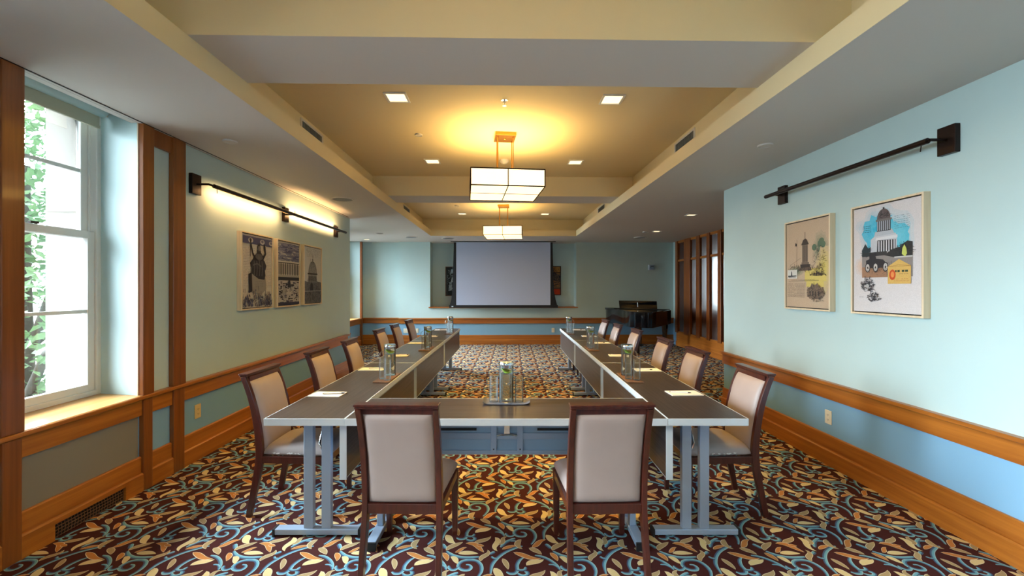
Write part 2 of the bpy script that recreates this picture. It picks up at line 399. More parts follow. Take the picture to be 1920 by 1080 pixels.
struct(mb.build('wall_outside', [M['stone']]))
# far left wall of the wider part
mb = MB()
mb.box(FLX-.3, LX, 7.40, 7.55, 0, .68, 1); mb.box(FLX-.3, LX, 7.40, 7.55, .68, TOP, 0)
for a, b in ((7.55, 7.8), (9.0, 9.6)): two_tone(mb, FLX-.42, FLX, a, b)
mb.box(FLX-.42, FLX, 7.8, 9.0, 0, .676, 1); mb.box(FLX-.42, FLX, 9.6, 11.25, 0, .676, 1)
mb.box(FLX-.42, FLX, 7.8, 9.0, 2.75, TOP, 0); mb.box(FLX-.42, FLX, 9.6, 11.25, 2.75, TOP, 0)
two_tone(mb, FLX-.42, FLX, 11.25, 11.6)
struct(mb.build('wall_far_left', WM))
# back wall with niche
NX0, NX1, NY = -1.90, 1.93, BY+.36
mb = MB()
two_tone(mb, FLX-.42, -2.72, BY+.13, BY+.5)
two_tone(mb, -2.72, NX0, BY, BY+.5)
mb.box(NX0, NX1, BY, BY+.5, 0, .68, 1); mb.box(NX0, NX1, BY, BY+.5, .68, .955, 0)
mb.box(NX0, NX1, NY, BY+.5, .955, TOP, 0)
two_tone(mb, NX1, FRX+.15, BY, BY+.5)
struct(mb.build('wall_back', WM))
# right wall, the return beside the partition, the end of the alcove
mb = MB(); two_tone(mb, RX, RX+.15, -3.4, 5.30); two_tone(mb, RX+.15, FRX+.15, 5.15, 5.30)
struct(mb.build('wall_right', WM))
mb = MB(); two_tone(mb, FRX, FRX+.15, 11.08, BY); mb.box(FRX+.04, FRX+.15, 5.3, 11.08, 0, TOP, 0)
struct(mb.build('wall_far_right', WM))
# wall behind the camera with one unseen window added for daylight
mb = MB(); two_tone(mb, LX-.42, -2.1, -3.55, -3.4); two_tone(mb, -.87, RX+.15, -3.55, -3.4)
mb.box(-2.1, -.87, -3.55, -3.4, 0, .676, 1); mb.box(-2.1, -.87, -3.55, -3.4, 2.66, TOP, 0)
struct(mb.build('wall_front', WM))

# ------------------------------------------------------------------ ceiling: soffit, coffers, beams
CX0, CX1, CE = -1.667, 1.70, 10.0
mb = MB()
mb.box(LX-.055, CX0, -3.55, 7.45, ZC, 2.817); mb.box(FLX-.45, CX0, 7.45, 11.8, ZC, 2.817)
mb.box(CX1, FRX+.2, -3.55, 11.8, ZC, 2.817); mb.box(CX0, CX1, CE, 11.8, ZC, 2.817)
mb.box(CX0, CX1, -3.55, -1.3, ZC, 2.817)
mb.box(-1.98, -1.885, -1.5, 10.3, 2.817, 3.1, 1); mb.box(1.90, 1.99, -1.5, 10.3, 2.817, 3.1, 1)
mb.box(-1.98, 1.99, 10.2, 10.3, 2.817, 3.1, 1); mb.box(-1.98, 1.99, -1.5, -1.4, 2.817, 3.1, 1)
mb.box(-1.98, 1.99, -1.5, 10.3, 3.102, 3.2, 1)
mb.box(-1.885, 1.90, 2.316, 2.852, 2.817, 3.102); mb.box(-1.885, 1.90, 6.29, 6.80, 2.817, 3.102)
mb.box(FLX-.45, 4.7, -3.6, 11.9, 3.21, 3.3)
for a, b in ((2.316, 2.852), (6.29, 6.80)):
    for y in (a-.002, b): mb.box(-1.884, 1.899, y, y+.002, 2.8175, 3.1015, 1)
mb.box(CX0, CX0+.002, -1.3, CE, ZC+.0005, 2.8165, 1); mb.box(CX1-.002, CX1, -1.3, CE, ZC+.0005, 2.8165, 1); mb.box(CX0+.002, CX1-.002, CE-.002, CE, ZC+.0005, 2.8165, 1)
struct(mb.build('ceiling', [M['ceil'], M['cream']]))
mb = MB(); mb.box(-2.652, -2.616, -3.3, 7.38, 2.6795, 2.685, 1); mb.box(-2.645, -2.623, -3.3, 7.38, 2.6775, 2.683, 0)
struct(mb.build('trim_1', [M['ceil'], M['dark']]))

# ------------------------------------------------------------------ chair rails, baseboards, wall posts
CAPP = [(0, .668), (.045, .668), (.05, .674), (.05, .690), (.045, .696), (0, .696)]
BAND = [(0, .55), (.022, .55), (.022, .668), (0, .668)]
BASE = [(0, 0), (.034, 0), (.034, .122), (.026, .132), (.018, .134), (.018, .243), (.012, .25), (0, .25)]
def rail(name, p0, p1, n, m):
    mb = MB(); mb.run(p0, p1, n, CAPP); mb.run(p0, p1, n, BAND); return struct(mb.build(name, m, bevel=.001))
def base(name, p0, p1, n, m):
    mb = MB(); mb.run(p0, p1, n, BASE); return struct(mb.build(name, m))
rail('trim_2', (LX, -3.3), (LX, 7.40), (1, 0), M['wood_y'])
rail('trim_3', (RX, -3.3), (RX, 5.30), (-1, 0), M['wood_y'])
rail('trim_4', (RX, 5.30), (FRX, 5.30), (0, 1), M['wood_x'])
rail('trim_5', (FLX, 11.46), (-2.72, 11.46), (0, -1), M['wood_x'])
rail('trim_6', (-2.72, BY), (FRX, BY), (0, -1), M['wood_x'])
rail('trim_7', (FLX, 7.55), (FLX, 11.46), (1, 0), M['wood_y'])
rail('trim_8', (LX, 7.55), (FLX, 7.55), (0, 1), M['wood_x'])
base('baseboard_right', (RX, -3.3), (RX, 5.30), (-1, 0), M['wood_y'])
base('baseboard_back', (-2.72, BY), (FRX, BY), (0, -1), M['wood_x'])
base('baseboard_back_left', (FLX, 11.46), (-2.72, 11.46), (0, -1), M['wood_x'])
base('baseboard_far_left', (FLX, 7.55), (FLX, 11.46), (1, 0), M['wood_y'])
# left baseboard with the low grille cut into it under the window
mb = MB()
for a, b in ((-3.3, 2.585), (3.06, 7.40)): mb.run((LX, a), (LX, b), (1, 0), BASE)
mb.run((LX, 2.585), (LX, 3.06), (1, 0), [(0, .095)]+[(.034, .095)]+BASE[2:])
mb.run((LX, 7.40), (LX, 7.41), (1, 0), BASE)
struct(mb.build('baseboard_left', M['wood_y']))
g = thing('floor_grille', 'brown mesh heating grille low in the baseboard under the window', 'vent', (LX+.02, 2.8225, 0))
mb = MB(); mb.box(-.012, -.008, -.236, .236, .004, .092); mb.build('backing', M['dark'], g)
mb = MB()
for k in range(24):
    y = -.23+k*.02; mb.tube([(0, y, .006), (0, y+.006, .048), (0, y, .09)], .002, 5)
for k in range(5): mb.box(-.002, .002, -.236, .236, .010+k*.019, .013+k*.019)
mb.build('mesh_bars', M['walnut'], g)
# posts either side of the window
n_tr = 9
mb = MB()
def post(mb, y0, y1, front=.04):
    mb.box(LX, LX+front, y0, y1, .696, ZC-.004); mb.box(LX, LX+.036, y0+.008, y1-.01, .0, .667)
struct_posts = MB(); post(struct_posts, 2.308, 2.42)
struct(struct_posts.build('trim_9', M['wood_z'], bevel=.004))
sp = MB(); post(sp, 3.199, 3.298); post(sp, 3.487, 3.622)
sp.box(LX, LX+.028, 3.298, 3.487, 2.552, ZC-.004)
struct(sp.build('trim_10', M['wood_z'], bevel=.004))
sp = MB(); post(sp, 1.985, 2.12); sp.box(LX, LX+.028, 2.12, 2.308, 2.552, ZC-.004)
struct(sp.build('trim_11', M['wood_z'], bevel=.004))
mb = MB(); mb.box(LX-.003, LX+.004, 3.195, 3.1985, .70, ZC); struct(mb.build('trim_12', M['frame']))
# far-left corner post, niche shelf
mb = MB(); mb.box(FLX, FLX+.05, 11.25, 11.33, .0, ZC-.002); struct(mb.build('trim_13', M['wood_z'], bevel=.003))
mb = MB(); mb.box(NX0-.04, NX1+.04, BY-.035, NY, .955, .985); struct(mb.build('trim_14', M['wood_x'], bevel=.004))

# ------------------------------------------------------------------ windows
def sash_window(name, x, y0, y1, z0, z1, s=1):
    """double hung window in the plane x; both sashes with one glazing bar"""
    r = thing(name, None, None, (x, 0, 0)); r['kind'] = 'structure'
    m = MB(); t = .045
    m.box(-.06, .05, y0, y0+t, z0, z1); m.box(-.06, .05, y1-t, y1, z0, z1); m.box(-.06, .05, y0+t, y1-t, z1-t, z1); m.box(-.06, .05, y0+t, y1-t, z0, z0+.035)
    for yy in (y0+t, y1-t): m.box(-.012, .002, yy-.006, yy+.006, z0, z1)
    m.build('window_frame', M['white'], r, bevel=.003)
    zm = (z0+z1)/2+.08
    for nm, xa, xb, a, b in (('sash', -.05, -.015, zm-.02, z1-t), ('sash', -.005, .035, z0+.035, zm+.03)):
        q = MB(); w = .05; ya, yb = y0+t+.002, y1-t-.002
        q.box(xa, xb, ya, ya+w, a, b); q.box(xa, xb, yb-w, yb, a, b); q.box(xa, xb, ya+w, yb-w, a, a+.05); q.box(xa, xb, ya+w, yb-w, b-.05, b)
        zc = (a+b)/2; q.box(xa+.008, xb-.008, ya+w, yb-w, zc-.012, zc+.012)
        so = q.build(nm, M['white'], r, bevel=.003)
        g = MB(); xc = (xa+xb)/2; g.box(xc-.002, xc+.002, ya+w-.004, yb-w+.004, a+.046, b-.046)
        g.build('pane', M['pane'], so)
    l = MB(); yc = (y0+y1)/2-.13; l.box(.036, .044, yc-.03, yc+.03, z0+.05, z0+.058); l.tube([(.045, yc-.02, z0+.056), (.065, yc-.06, z0+.05), (.07, yc-.10, z0+.05)], .005, 8)
    l.build('latch', M['bronze'], r)
    l = MB(); l.box(.036, .056, yc+.1, yc+.15, zm+.03, zm+.045); l.build('latch', M['bronze'], r)
    return r
sash_window('window_1', LX-.37, 2.345, 3.275, .70, 2.86)
sash_window('added_window_2', LX-.37, -1.4, .08, .70, 2.70); sash_window('added_window_6', LX-.37, .12, 1.6, .70, 2.70); sash_window('added_window_7', LX-.37, -3.1, -1.44, .70, 2.70)  # unseen windows beside and behind the camera, added to supply daylight
sash_window('added_window_3', FLX-.36, 7.8, 9.0, .70, 2.75)  # hidden window, added to light the back of the room
sash_window('window_4', FLX-.36, 9.6, 11.25, .70, 2.75)
w5 = thing('added_window_5', None, None, (0, -3.385, 0)); w5['kind'] = 'structure'  # out of view, added to let daylight in from behind the camera
mb = MB()
for x in (-2.1, -.93): mb.box(x, x+.06, -.05, .05, .68, 2.66)
mb.box(-2.04, -.93, -.05, .05, .68, .74); mb.box(-2.04, -.93, -.05, .05, 2.6, 2.66); mb.build('window_frame', M['white'], w5)
mb = MB(); mb.box(-2.07, -.90, -.003, .003, .72, 2.62); mb.build('pane', M['pane'], w5)
# sills
mb = MB(); mb.prism([(LX+.035, 2.421), (LX+.035, 3.197), (LX, 3.197), (LX-.33, 3.265), (LX-.33, 2.352), (LX, 2.41), (LX, 2.421)], .678, .699)
struct(mb.build('trim_15', M['sill'], bevel=.003))
mb = MB(); mb.box(FLX-.32, FLX+.03, 9.6, 11.25, .678, .70); mb.box(FLX-.32, FLX+.03, 7.8, 9.0, .678, .70); struct(mb.build('trim_16', M['sill'], bevel=.003))
# roller shade
rs = thing('roller_shade', 'rolled up roller shade at the top of the near window', 'shade', (LX-.27, 2.8, 0))
mb = MB(); mb.tube([(0, -.42, 2.775), (0, .42, 2.775)], .05, 20); mb.build('roll', M['wall'], rs, smooth=40)
mb = MB(); mb.box(-.02, -.014, -.41, .41, 2.655, 2.775); mb.build('cloth', M['shade_cloth'], rs)
mb = MB(); mb.box(-.025, -.009, -.41, .41, 2.640, 2.662); mb.build('bottom_bar', M['shade_cloth'], rs)
for yy in (-.428, .421): mb = MB(); mb.box(-.03, .03, yy, yy+.007, 2.73, 2.855); mb.build('bracket', M['white'], rs)

# ------------------------------------------------------------------ outside: tree and lawn
mb = MB(); mb.box(-40, -3.5, -20, 40, -3.2, -3.0); struct(mb.build('ground', M['paving']))
tr = thing('garden_tree', 'leafy green tree outside the near window', 'tree', (-6.9, 6.3, -2.98))
mb = MB(); mb.tube([(0, 0, 0), (.1, -.05, 1.5), (.0, .05, 3.0), (.15, -.1, 4.6), (.1, 0, 6.2)], [.2, .17, .14, .1, .05], 10)
for a, b, c in (((0, 0, 2.6), (.9, -.5, 3.6), (1.7, -.9, 3.9)), ((.1, 0, 3.4), (.8, -.3, 4.5), (1.5, -.9, 5.2)), ((.1, 0, 3.9), (.6, -.7, 5.2), (1.1, -1.3, 6.2)), ((0, 0, 3), (-.8, .5, 4), (-1.5, 1, 4.8)), ((.1, 0, 3.6), (.3, 1.1, 4.5), (.9, 1.9, 5.0)), ((0, 0, 2.9), (1.0, -.4, 3.1), (1.8, -.7, 2.9))):
    mb.tube([a, b, c], [.07, .05, .02], 7)
mb.build('trunk', M['bark'], tr, smooth=60)
R = random.Random(3); mb = MB()
blobs = [(R.uniform(-1.8, 1.9), R.uniform(-1.8, 1.9), R.uniform(2.0, 7.4)) for _ in range(230)]
for bx, by, bz in blobs:
    for _ in range(44):
        p = Vector((bx+R.gauss(0, .24), by+R.gauss(0, .24), bz+R.gauss(0, .2))); a = R.uniform(.05, .10)
        e = Euler((R.uniform(-.9, .9), R.uniform(-.9, .9), R.uniform(0, 6.3))).to_matrix()
        q = [Vector((-a, 0, 0)), Vector((-.2*a, -.5*a, .1*a)), Vector((a, 0, 0)), Vector((-.2*a, .5*a, .1*a))]
        mb.add([p+e@w for w in q], [(0, 1, 2), (0, 2, 3)])
tag(mb.build('foliage', M['leaf'], tr), kind='stuff')

# ------------------------------------------------------------------ partition of wood and glass at the right
pt = thing('glazed_partition', 'oak partition with tall smoky glass panes behind the piano', 'partition', (FRX, 0, 0))
mb = MB(); mb.box(-.02, .039, 5.32, 11.078, .0, .34); mb.box(-.035, -.02, 5.32, 11.078, 0, .12); mb.build('base_panel', M['wood_y'], pt, bevel=.003)
def ypx(px):
    k = (px-960)/F_PX; Z = FRX/(k*math.cos(YAW)+math.sin(YAW)); return -k*Z*math.sin(YAW)+Z*math.cos(YAW)
cols = [(1275, 1285), (1298, 1310), (1315, 1320.5), (1329, 1340)] and []
# zoom columns: (post px a, post px b)
posts = [(1267.8, 1273.5), (1285.5, 1297), (1308.5, 1315), (1328.5, 1334), (1349.5, 1356)]
ys = [(ypx(b), ypx(a)) for a, b in posts]
yy = ys[-1][0]; gap = ys[-2][0]-ys[-1][1]; wdt = .17
while yy-gap-wdt > 5.4:
    ys.append((yy-gap-wdt, yy-gap)); yy = yy-gap-wdt
mull = MB(); 
for i, (a, b) in enumerate(ys):
    b = min(b, 11.078)
    pm = MB(); pm.box(-.05, .039, a, b, .341, ZC-.003)
    pm.build('mullion', M['wood_z'], pt, bevel=.006)
for i in range(len(ys)-1):
    a, b = ys[i+1][1]+.0005, ys[i][0]-.0005
    r = MB(); r.box(-.03, .03, a, b, 2.15, 2.20); r.box(-.03, .03, a, b, ZC-.06, ZC-.003); r.box(-.03, .03, a, b, .341, .38); r.build('rail', M['wood_y'], pt, bevel=.004)
    g = MB(); n = 14
    for z0, z1 in ((.381, 2.149), (2.201, ZC-.061)):
        vs = []
        for k in range(n*4+1):
            y = a+(b-a)*k/(n*4); x = .008+.003*math.cos(2*PI*k/4)
            vs += [(x, y, z0), (x, y, z1)]
        g.add(vs, [(2*k, 2*k+1, 2*k+3, 2*k+2) for k in range(n*4)])
        g.box(.012, .02, a, b, z0, z1)
    g.build('pane', M['brownglass'], pt)

# ------------------------------------------------------------------ artworks
def mixc(a, b, t): return tuple(a[i]*(1-t)+b[i]*t for i in range(3))+(1,)
def text_lines(P, x0, x1, y0, y1, n, col, R, h=.0022, gap=.25):
    for i in range(n):
        y = y1-(y1-y0)*(i+.5)/n; x = x0
        while x < x1:
            w = R.uniform(.006, .022); w = min(w, x1-x)
            if R.random() > gap*.5: P.rect(x, y-h/2, x+w, y+h/2, col)
            x += w+R.uniform(.003, .006)
def scribble(P, cx, cy, rx, ry, n, col, R, w=.0012, L=.03):
    for _ in range(n):
        a = R.uniform(0, 6.28); r = math.sqrt(R.random()); x = cx+rx*r*math.cos(a); y = cy+ry*r*math.sin(a)
        t = R.uniform(-.5, .5)+(PI/2 if R.random() < .4 else 0); l = L*R.uniform(.4, 1)
        P.stroke([(x, y), (x+l*math.cos(t)*.5, y+l*math.sin(t)*.5+R.uniform(-.004, .004)), (x+l*math.cos(t), y+l*math.sin(t))], w*R.uniform(.5, 1.5), col)
def wash(P, cx, cy, rx, ry, inner, outer, k=6):
    n = 26; R = random.Random(int(cx*1000+cy*77))
    jit = [R.uniform(.85, 1.12) for _ in range(n)]
    for i in range(k):
        s = 1-i/k; P.poly([(cx+rx*s*jit[q]*math.cos(2*PI*q/n), cy+ry*s*jit[q]*math.sin(2*PI*q/n)) for q in range(n)], mixc(outer, inner, (i+1)/k))
NAVY, CREAM = rgb(38, 40, 72), rgb(214, 208, 196)
def art_statue(P, w, h):
    R = random.Random(1); P.rect(0, 0, w, h, CREAM)
    text_lines(P, .02, w-.02, .22, h-.14, 26, rgb(60, 60, 84), R)
    P.rect(0, h-.10, w, h-.02, rgb(70, 72, 108)); P.rect(0, h-.02, w, h-.008, rgb(150, 150, 160))
    for x in (.14, .36, .54): P.ell(x, h-.06, .045, .028, rgb(180, 178, 176)); P.ell(x, h-.055, .025, .016, rgb(110, 108, 130))
    D = rgb(28, 28, 40); G = rgb(96, 94, 92)
    P.poly([(.12, .18), (.14, .36), (.18, .38), (.42, .33), (.44, .20), (.34, .14), (.20, .15)], rgb(150, 146, 140))
    P.poly([(.11, .16), (.10, .37), (.16, .39), (.17, .18)], D)
    P.poly([(.15, .38), (.16, .50), (.20, .57), (.24, .60), (.27, .62), (.33, .62), (.38, .58), (.40, .48), (.42, .36), (.40, .31), (.28, .32)], D)
    P.poly([(.25, .58), (.26, .64), (.29, .67), (.32, .66), (.34, .60)], D); P.ell(.295, .668, .032, .04, rgb(70, 68, 74)); P.ell(.30, .665, .018, .028, rgb(120, 116, 112)); P.poly([(.27, .69), (.275, .73), (.29, .70), (.305, .73), (.315, .69)], D)
    P.stroke([(.24, .52), (.18, .60), (.15, .68), (.13, .76)], .012, D); P.stroke([(.13, .56), (.14, .70), (.13, .76)], .004, D)
    P.stroke([(.36, .54), (.42, .61), (.405, .69)], .017, D); P.ell(.40, .70, .016, .02, D); P.poly([(.15, .44), (.13, .49), (.17, .53), (.30, .52), (.40, .53), (.44, .47), (.42, .42)], rgb(44, 42, 54)); P.poly([(.22, .56), (.24, .60), (.35, .60), (.37, .55), (.30, .52)], rgb(84, 82, 86))
    for x in (.20, .25, .30, .35): P.stroke([(x, .35), (x+.01, .44), (x, .52)], .006, G)
    P.stroke([(.18, .47), (.26, .49), (.34, .46)], .008, G); P.poly([(.26, .54), (.29, .60), (.33, .54)], G)
    text_lines(P, .22, .38, .22, .30, 4, rgb(60, 58, 60), R)
    for _ in range(260): x = R.uniform(0, w); y = abs(R.gauss(0, .07))+.005; P.stroke([(x, y), (x+R.uniform(-.02, .02), y+R.uniform(.01, .05))], R.uniform(.002, .008), mixc(NAVY, rgb(120, 120, 150), R.random()*.6)) if y < h-.1 else None
    for _ in range(40): x = R.uniform(.03, w-.03); y = R.uniform(.02, .16); P.stroke([(x, y), (x+.004, y+.03)], .0015, CREAM)
def art_colonnade(P, w, h):
    R = random.Random(2); P.rect(0, 0, w, h, rgb(196, 192, 188)); D = rgb(30, 30, 44)
    for _ in range(240):
        x = R.uniform(-.05, w-.02); y = R.uniform(.56, h-.015); l = R.uniform(.03, .18); x2 = min(w, x+l); x = max(0, x)
        P.stroke([(x, y), ((x+x2)/2, y+R.uniform(-.004, .004)), (x2, y)], R.uniform(.002, .007), mixc(rgb(56, 60, 104), rgb(150, 150, 168), R.random()))
    P.rect(0, .54, w, .56, rgb(210, 205, 195)); P.rect(0, .53, w, .54, D); P.rect(0, .36, w, .53, D)
    for k in range(12): x = .012+k*w/12; P.rect(x, .385, x+.022, .525, rgb(196, 190, 182)); P.rect(x-.004, .52, x+.026, .53, rgb(210, 205, 195)); P.rect(x-.004, .38, x+.026, .39, rgb(210, 205, 195))
    P.rect(0, .355, w, .38, rgb(170, 166, 160)); P.rect(0, .31, w, .355, D); P.rect(.02, .30, w, .312, rgb(200, 196, 188))
    for _ in range(170): x = R.uniform(0, w-.05); y = R.uniform(.02, .29); P.rect(x, y, min(w, x+R.uniform(.01, .08)), y+R.uniform(.004, .02), R.choice([D, D, rgb(190, 186, 180), rgb(56, 58, 90), rgb(130, 128, 130)]))
    P.poly([(.24, .22), (.25, .30), (.28, .34), (.31, .30), (.33, .22)], D); P.poly([(.10, .12), (.11, .22), (.15, .25), (.19, .20), (.18, .12)], rgb(170, 168, 164)); P.rect(.2, .13, .34, .17, rgb(205, 200, 192)); P.rect(0, 0, w, .035, NAVY)
def art_dome(P, w, h):
    R = random.Random(4); P.rect(0, 0, w, h, rgb(200, 202, 200)); D = rgb(40, 40, 46); G = rgb(120, 120, 120)
    text_lines(P, .06, w-.03, .66, h-.02, 9, rgb(70, 70, 84), R, .003, .8)
    P.poly([(.0, .0), (w, .0), (w, .30), (.42, .31), (.40, .36), (.12, .36), (.10, .30), (0, .32)], rgb(108, 108, 112))
    P.poly([(.12, .30), (.12, .42), (.40, .42), (.41, .30)], rgb(140, 140, 140)); P.poly([(.10, .41), (.43, .41), (.43, .43), (.10, .43)], D)
    P.poly([(.13, .43)]+[(.265-.135*math.cos(PI*k/12), .43+.17*math.sin(PI*k/12)) for k in range(13)]+[(.40, .43)], rgb(150, 152, 152))
    for k in range(9): x = -.12+k*.03; P.stroke([(.265+x, .43), (.265+x*.8, .52), (.265+x*.2, .595)], .0025, D)
    P.stroke([(.13, .43)]+[(.265-.135*math.cos(PI*k/12), .43+.17*math.sin(PI*k/12)) for k in range(13)], .004, D)
    P.rect(.245, .59, .285, .635, G); P.stroke([(.265, .63), (.265, .70)], .004, D); P.stroke([(.19, .58), (.19, .64)], .003, D)
    for k in range(8): x = .135+k*.034; P.poly([(x, .31), (x, .38), (x+.009, .395), (x+.018, .38), (x+.018, .31)], D)
    scribble(P, .26, .28, .2, .10, 150, D, R); scribble(P, .27, .46, .13, .08, 50, D, R, .001)
    for _ in range(200): x = R.uniform(0, w-.02); y = R.uniform(.0, .24); P.stroke([(x, y), (x+R.uniform(-.01, .01), y+R.uniform(.01, .05))], R.uniform(.002, .006), R.choice([D, D, G, rgb(84, 92, 110)]))
    P.stroke([(0, .17), (w, .175)], .003, rgb(200, 200, 198)); P.poly([(.16, .18), (.18, .27), (.22, .30), (.26, .27), (.27, .18)], D)
def art_memorial(P, w, h):
    R = random.Random(5); BGc = rgb(206, 182, 156); P.rect(0, 0, w, h, BGc); D = rgb(66, 56, 52); YE = rgb(226, 206, 116); GR = rgb(106, 132, 108)
    wash(P, .46, .52, .10, .17, GR, BGc); wash(P, .50, .36, .10, .22, YE, BGc, 4); P.rect(.26, .24, w-.03, .36, YE); P.rect(.28, .19, w-.06, .25, YE)
    wash(P, .14, .34, .11, .05, GR, BGc, 3)
    for _ in range(5): P.ell(R.uniform(.38, .5), R.uniform(.5, .6), .03, .03, rgb(96, 118, 96))
    P.rect(.20, .36, .33, .40, D); P.rect(.215, .40, .315, .42, rgb(120, 104, 92)); P.rect(.225, .42, .30, .58, rgb(132, 114, 100))
    for k in range(5): P.rect(.228+k*.015, .425, .234+k*.015, .575, D)
    P.rect(.215, .58, .31, .595, D); P.poly([(.22, .595), (.235, .625), (.265, .64), (.29, .625), (.305, .595)], D); P.stroke([(.263, .63), (.263, .70)], .003, D)
    P.poly([(.18, .34), (.35, .34), (.34, .37), (.19, .37)], rgb(110, 92, 80)); scribble(P, .27, .36, .12, .03, 70, D, R)
    P.stroke([(.15, .38), (.152, .64)], .0016, D); P.poly([(.125, .58), (.15, .575), (.15, .60), (.13, .61)], D); P.stroke([(.06, .40), (.2, .46)], .001, D)
    scribble(P, .12, .36, .09, .035, 80, D, R); scribble(P, .44, .42, .08, .14, 120, D, R, .001); scribble(P, .45, .34, .05, .05, 60, D, R); scribble(P, .42, .30, .10, .012, 60, D, R, .002)
    P.rect(.02, .27, .16, .355, rgb(228, 228, 224)); P.poly([(.03, .30), (.07, .30), (.075, .34), (.085, .34), (.09, .30), (.15, .30), (.15, .29), (.03, .285)], rgb(70, 76, 84)); P.rect(.04, .28, .14, .284, D)
    text_lines(P, .02, .27, .09, .225, 12, D, R, .0025, .2); P.stroke([(.04, .245), (.45, .248)], .0012, D); text_lines(P, .08, .40, .25, .262, 1, D, R)
    P.poly([(.30, .10), (.30, .17), (.34, .19), (.36, .225), (.39, .20), (.43, .225), (.45, .19), (.50, .17), (.51, .11), (.44, .08), (.36, .085)], rgb(136, 116, 98)); scribble(P, .40, .14, .11, .07, 170, D, R, .0014); scribble(P, .42, .07, .07, .02, 26, D, R)
    for k in range(4): P.rect(.335+k*.035, .11, .35+k*.035, .15, D)
def art_tomb(P, w, h):
    R = random.Random(6); BGc = rgb(226, 220, 222); P.rect(0, 0, w, h, BGc); D = rgb(48, 46, 52); BL = rgb(60, 186, 222)
    wash(P, .24, .60, .21, .19, BL, BGc, 7); wash(P, .36, .56, .16, .17, rgb(96, 200, 226), BGc, 6); wash(P, .10, .35, .09, .08, rgb(230, 190, 160), BGc, 4); P.rect(.05, .46, .46, .62, BL) if False else None
    wash(P, .22, .60, .145, .13, BL, rgb(110, 200, 228), 3); scribble(P, .22, .60, .13, .12, 60, rgb(90, 196, 226), R, .004, .05); wash(P, .38, .55, .10, .10, rgb(120, 208, 230), rgb(90, 196, 224), 3)
    text_lines(P, .36, .48, .60, .70, 7, rgb(70, 84, 100), R, .002, .3); text_lines(P, .09, .16, .60, .66, 4, rgb(30, 70, 90), R, .004)
    P.rect(.08, .26, .50, .47, rgb(150, 142, 140)); P.rect(.08, .26, .30, .34, rgb(170, 128, 100)); P.poly([(.08, .47), (.11, .52), (.14, .48), (.17, .50), (.2, .46), (.08, .44)], rgb(50, 62, 70))
    P.poly([(.16, .44), (.16, .545), (.19, .565), (.37, .575), (.38, .55), (.38, .45)], rgb(206, 208, 216)); P.poly([(.215, .45), (.22, .535), (.37, .53), (.37, .45)], D)
    for k in range(7): P.rect(.228+k*.021, .45, .237+k*.021, .53, rgb(222, 222, 228))
    P.poly([(.20, .535), (.21, .555), (.385, .562), (.385, .54)], rgb(228, 228, 232)); P.poly([(.19, .565), (.20, .60), (.34, .61), (.36, .575)], rgb(190, 196, 206))
    P.rect(.215, .60, .33, .68, D)
    for k in range(7): P.rect(.219+k*.016, .605, .227+k*.016, .675, rgb(186, 192, 204))
    P.rect(.205, .675, .34, .69, rgb(120, 112, 112)); P.poly([(.215, .69)]+[(.272-.057*math.cos(PI*k/10), .69+.075*math.sin(PI*k/10)) for k in range(11)], rgb(104, 90, 90)); P.rect(.265, .76, .28, .775, D)
    scribble(P, .27, .715, .05, .02, 40, D, R)
    P.poly([(.28, .42), (.34, .46), (.40, .47), (.46, .51), (.50, .50), (.50, .40), (.36, .40)], rgb(52, 52, 54)); P.rect(.08, .42, .30, .45, rgb(60, 58, 60)); P.rect(.36, .395, .50, .405, rgb(206, 204, 204))
    scribble(P, .43, .45, .07, .04, 70, rgb(30, 30, 34), R); scribble(P, .12, .45, .06, .03, 60, rgb(40, 60, 66), R)
    P.poly([(.42, .42), (.425, .46), (.44, .485), (.455, .455), (.46, .42), (.445, .40)], rgb(206, 214, 110))
    P.poly([(.12, .35), (.12, .39), (.15, .40), (.15, .44), (.20, .44), (.21, .40), (.27, .39), (.30, .36), (.28, .33), (.14, .33)], D); P.ell(.20, .435, .012, .016, D); P.ell(.165, .43, .011, .015, D)
    for cx in (.205, .135, .29): P.ell(cx, .335, .024, .036, D); P.ell(cx, .335, .017, .028, rgb(206, 202, 200)); P.ell(cx, .335, .006, .009, D)
    scribble(P, .30, .31, .18, .04, 80, rgb(90, 78, 74), R, .001)
    EN = rgb(226, 184, 104); P.poly([(.31, .21), (.31, .335), (.40, .385), (.49, .335), (.49, .21)], EN); P.stroke([(.31, .335), (.49, .335)], .0012, rgb(170, 124, 60)); P.stroke([(.31, .335), (.40, .345), (.49, .335)], .001, rgb(170, 124, 60))
    P.ell(.348, .275, .026, .038, rgb(214, 82, 36)); P.ell(.348, .277, .014, .022, rgb(238, 148, 80)); text_lines(P, .37, .485, .29, .31, 1, rgb(50, 70, 50), R, .014); text_lines(P, .40, .47, .275, .285, 1, D, R); text_lines(P, .36, .48, .225, .25, 2, rgb(190, 110, 60), R)
    scribble(P, .13, .20, .06, .05, 130, D, R, .0014); P.ell(.135, .195, .016, .016, rgb(190, 186, 186)); scribble(P, .18, .11, .06, .03, 60, D, R, .0016); text_lines(P, .06, .10, .105, .115, 1, D, R)
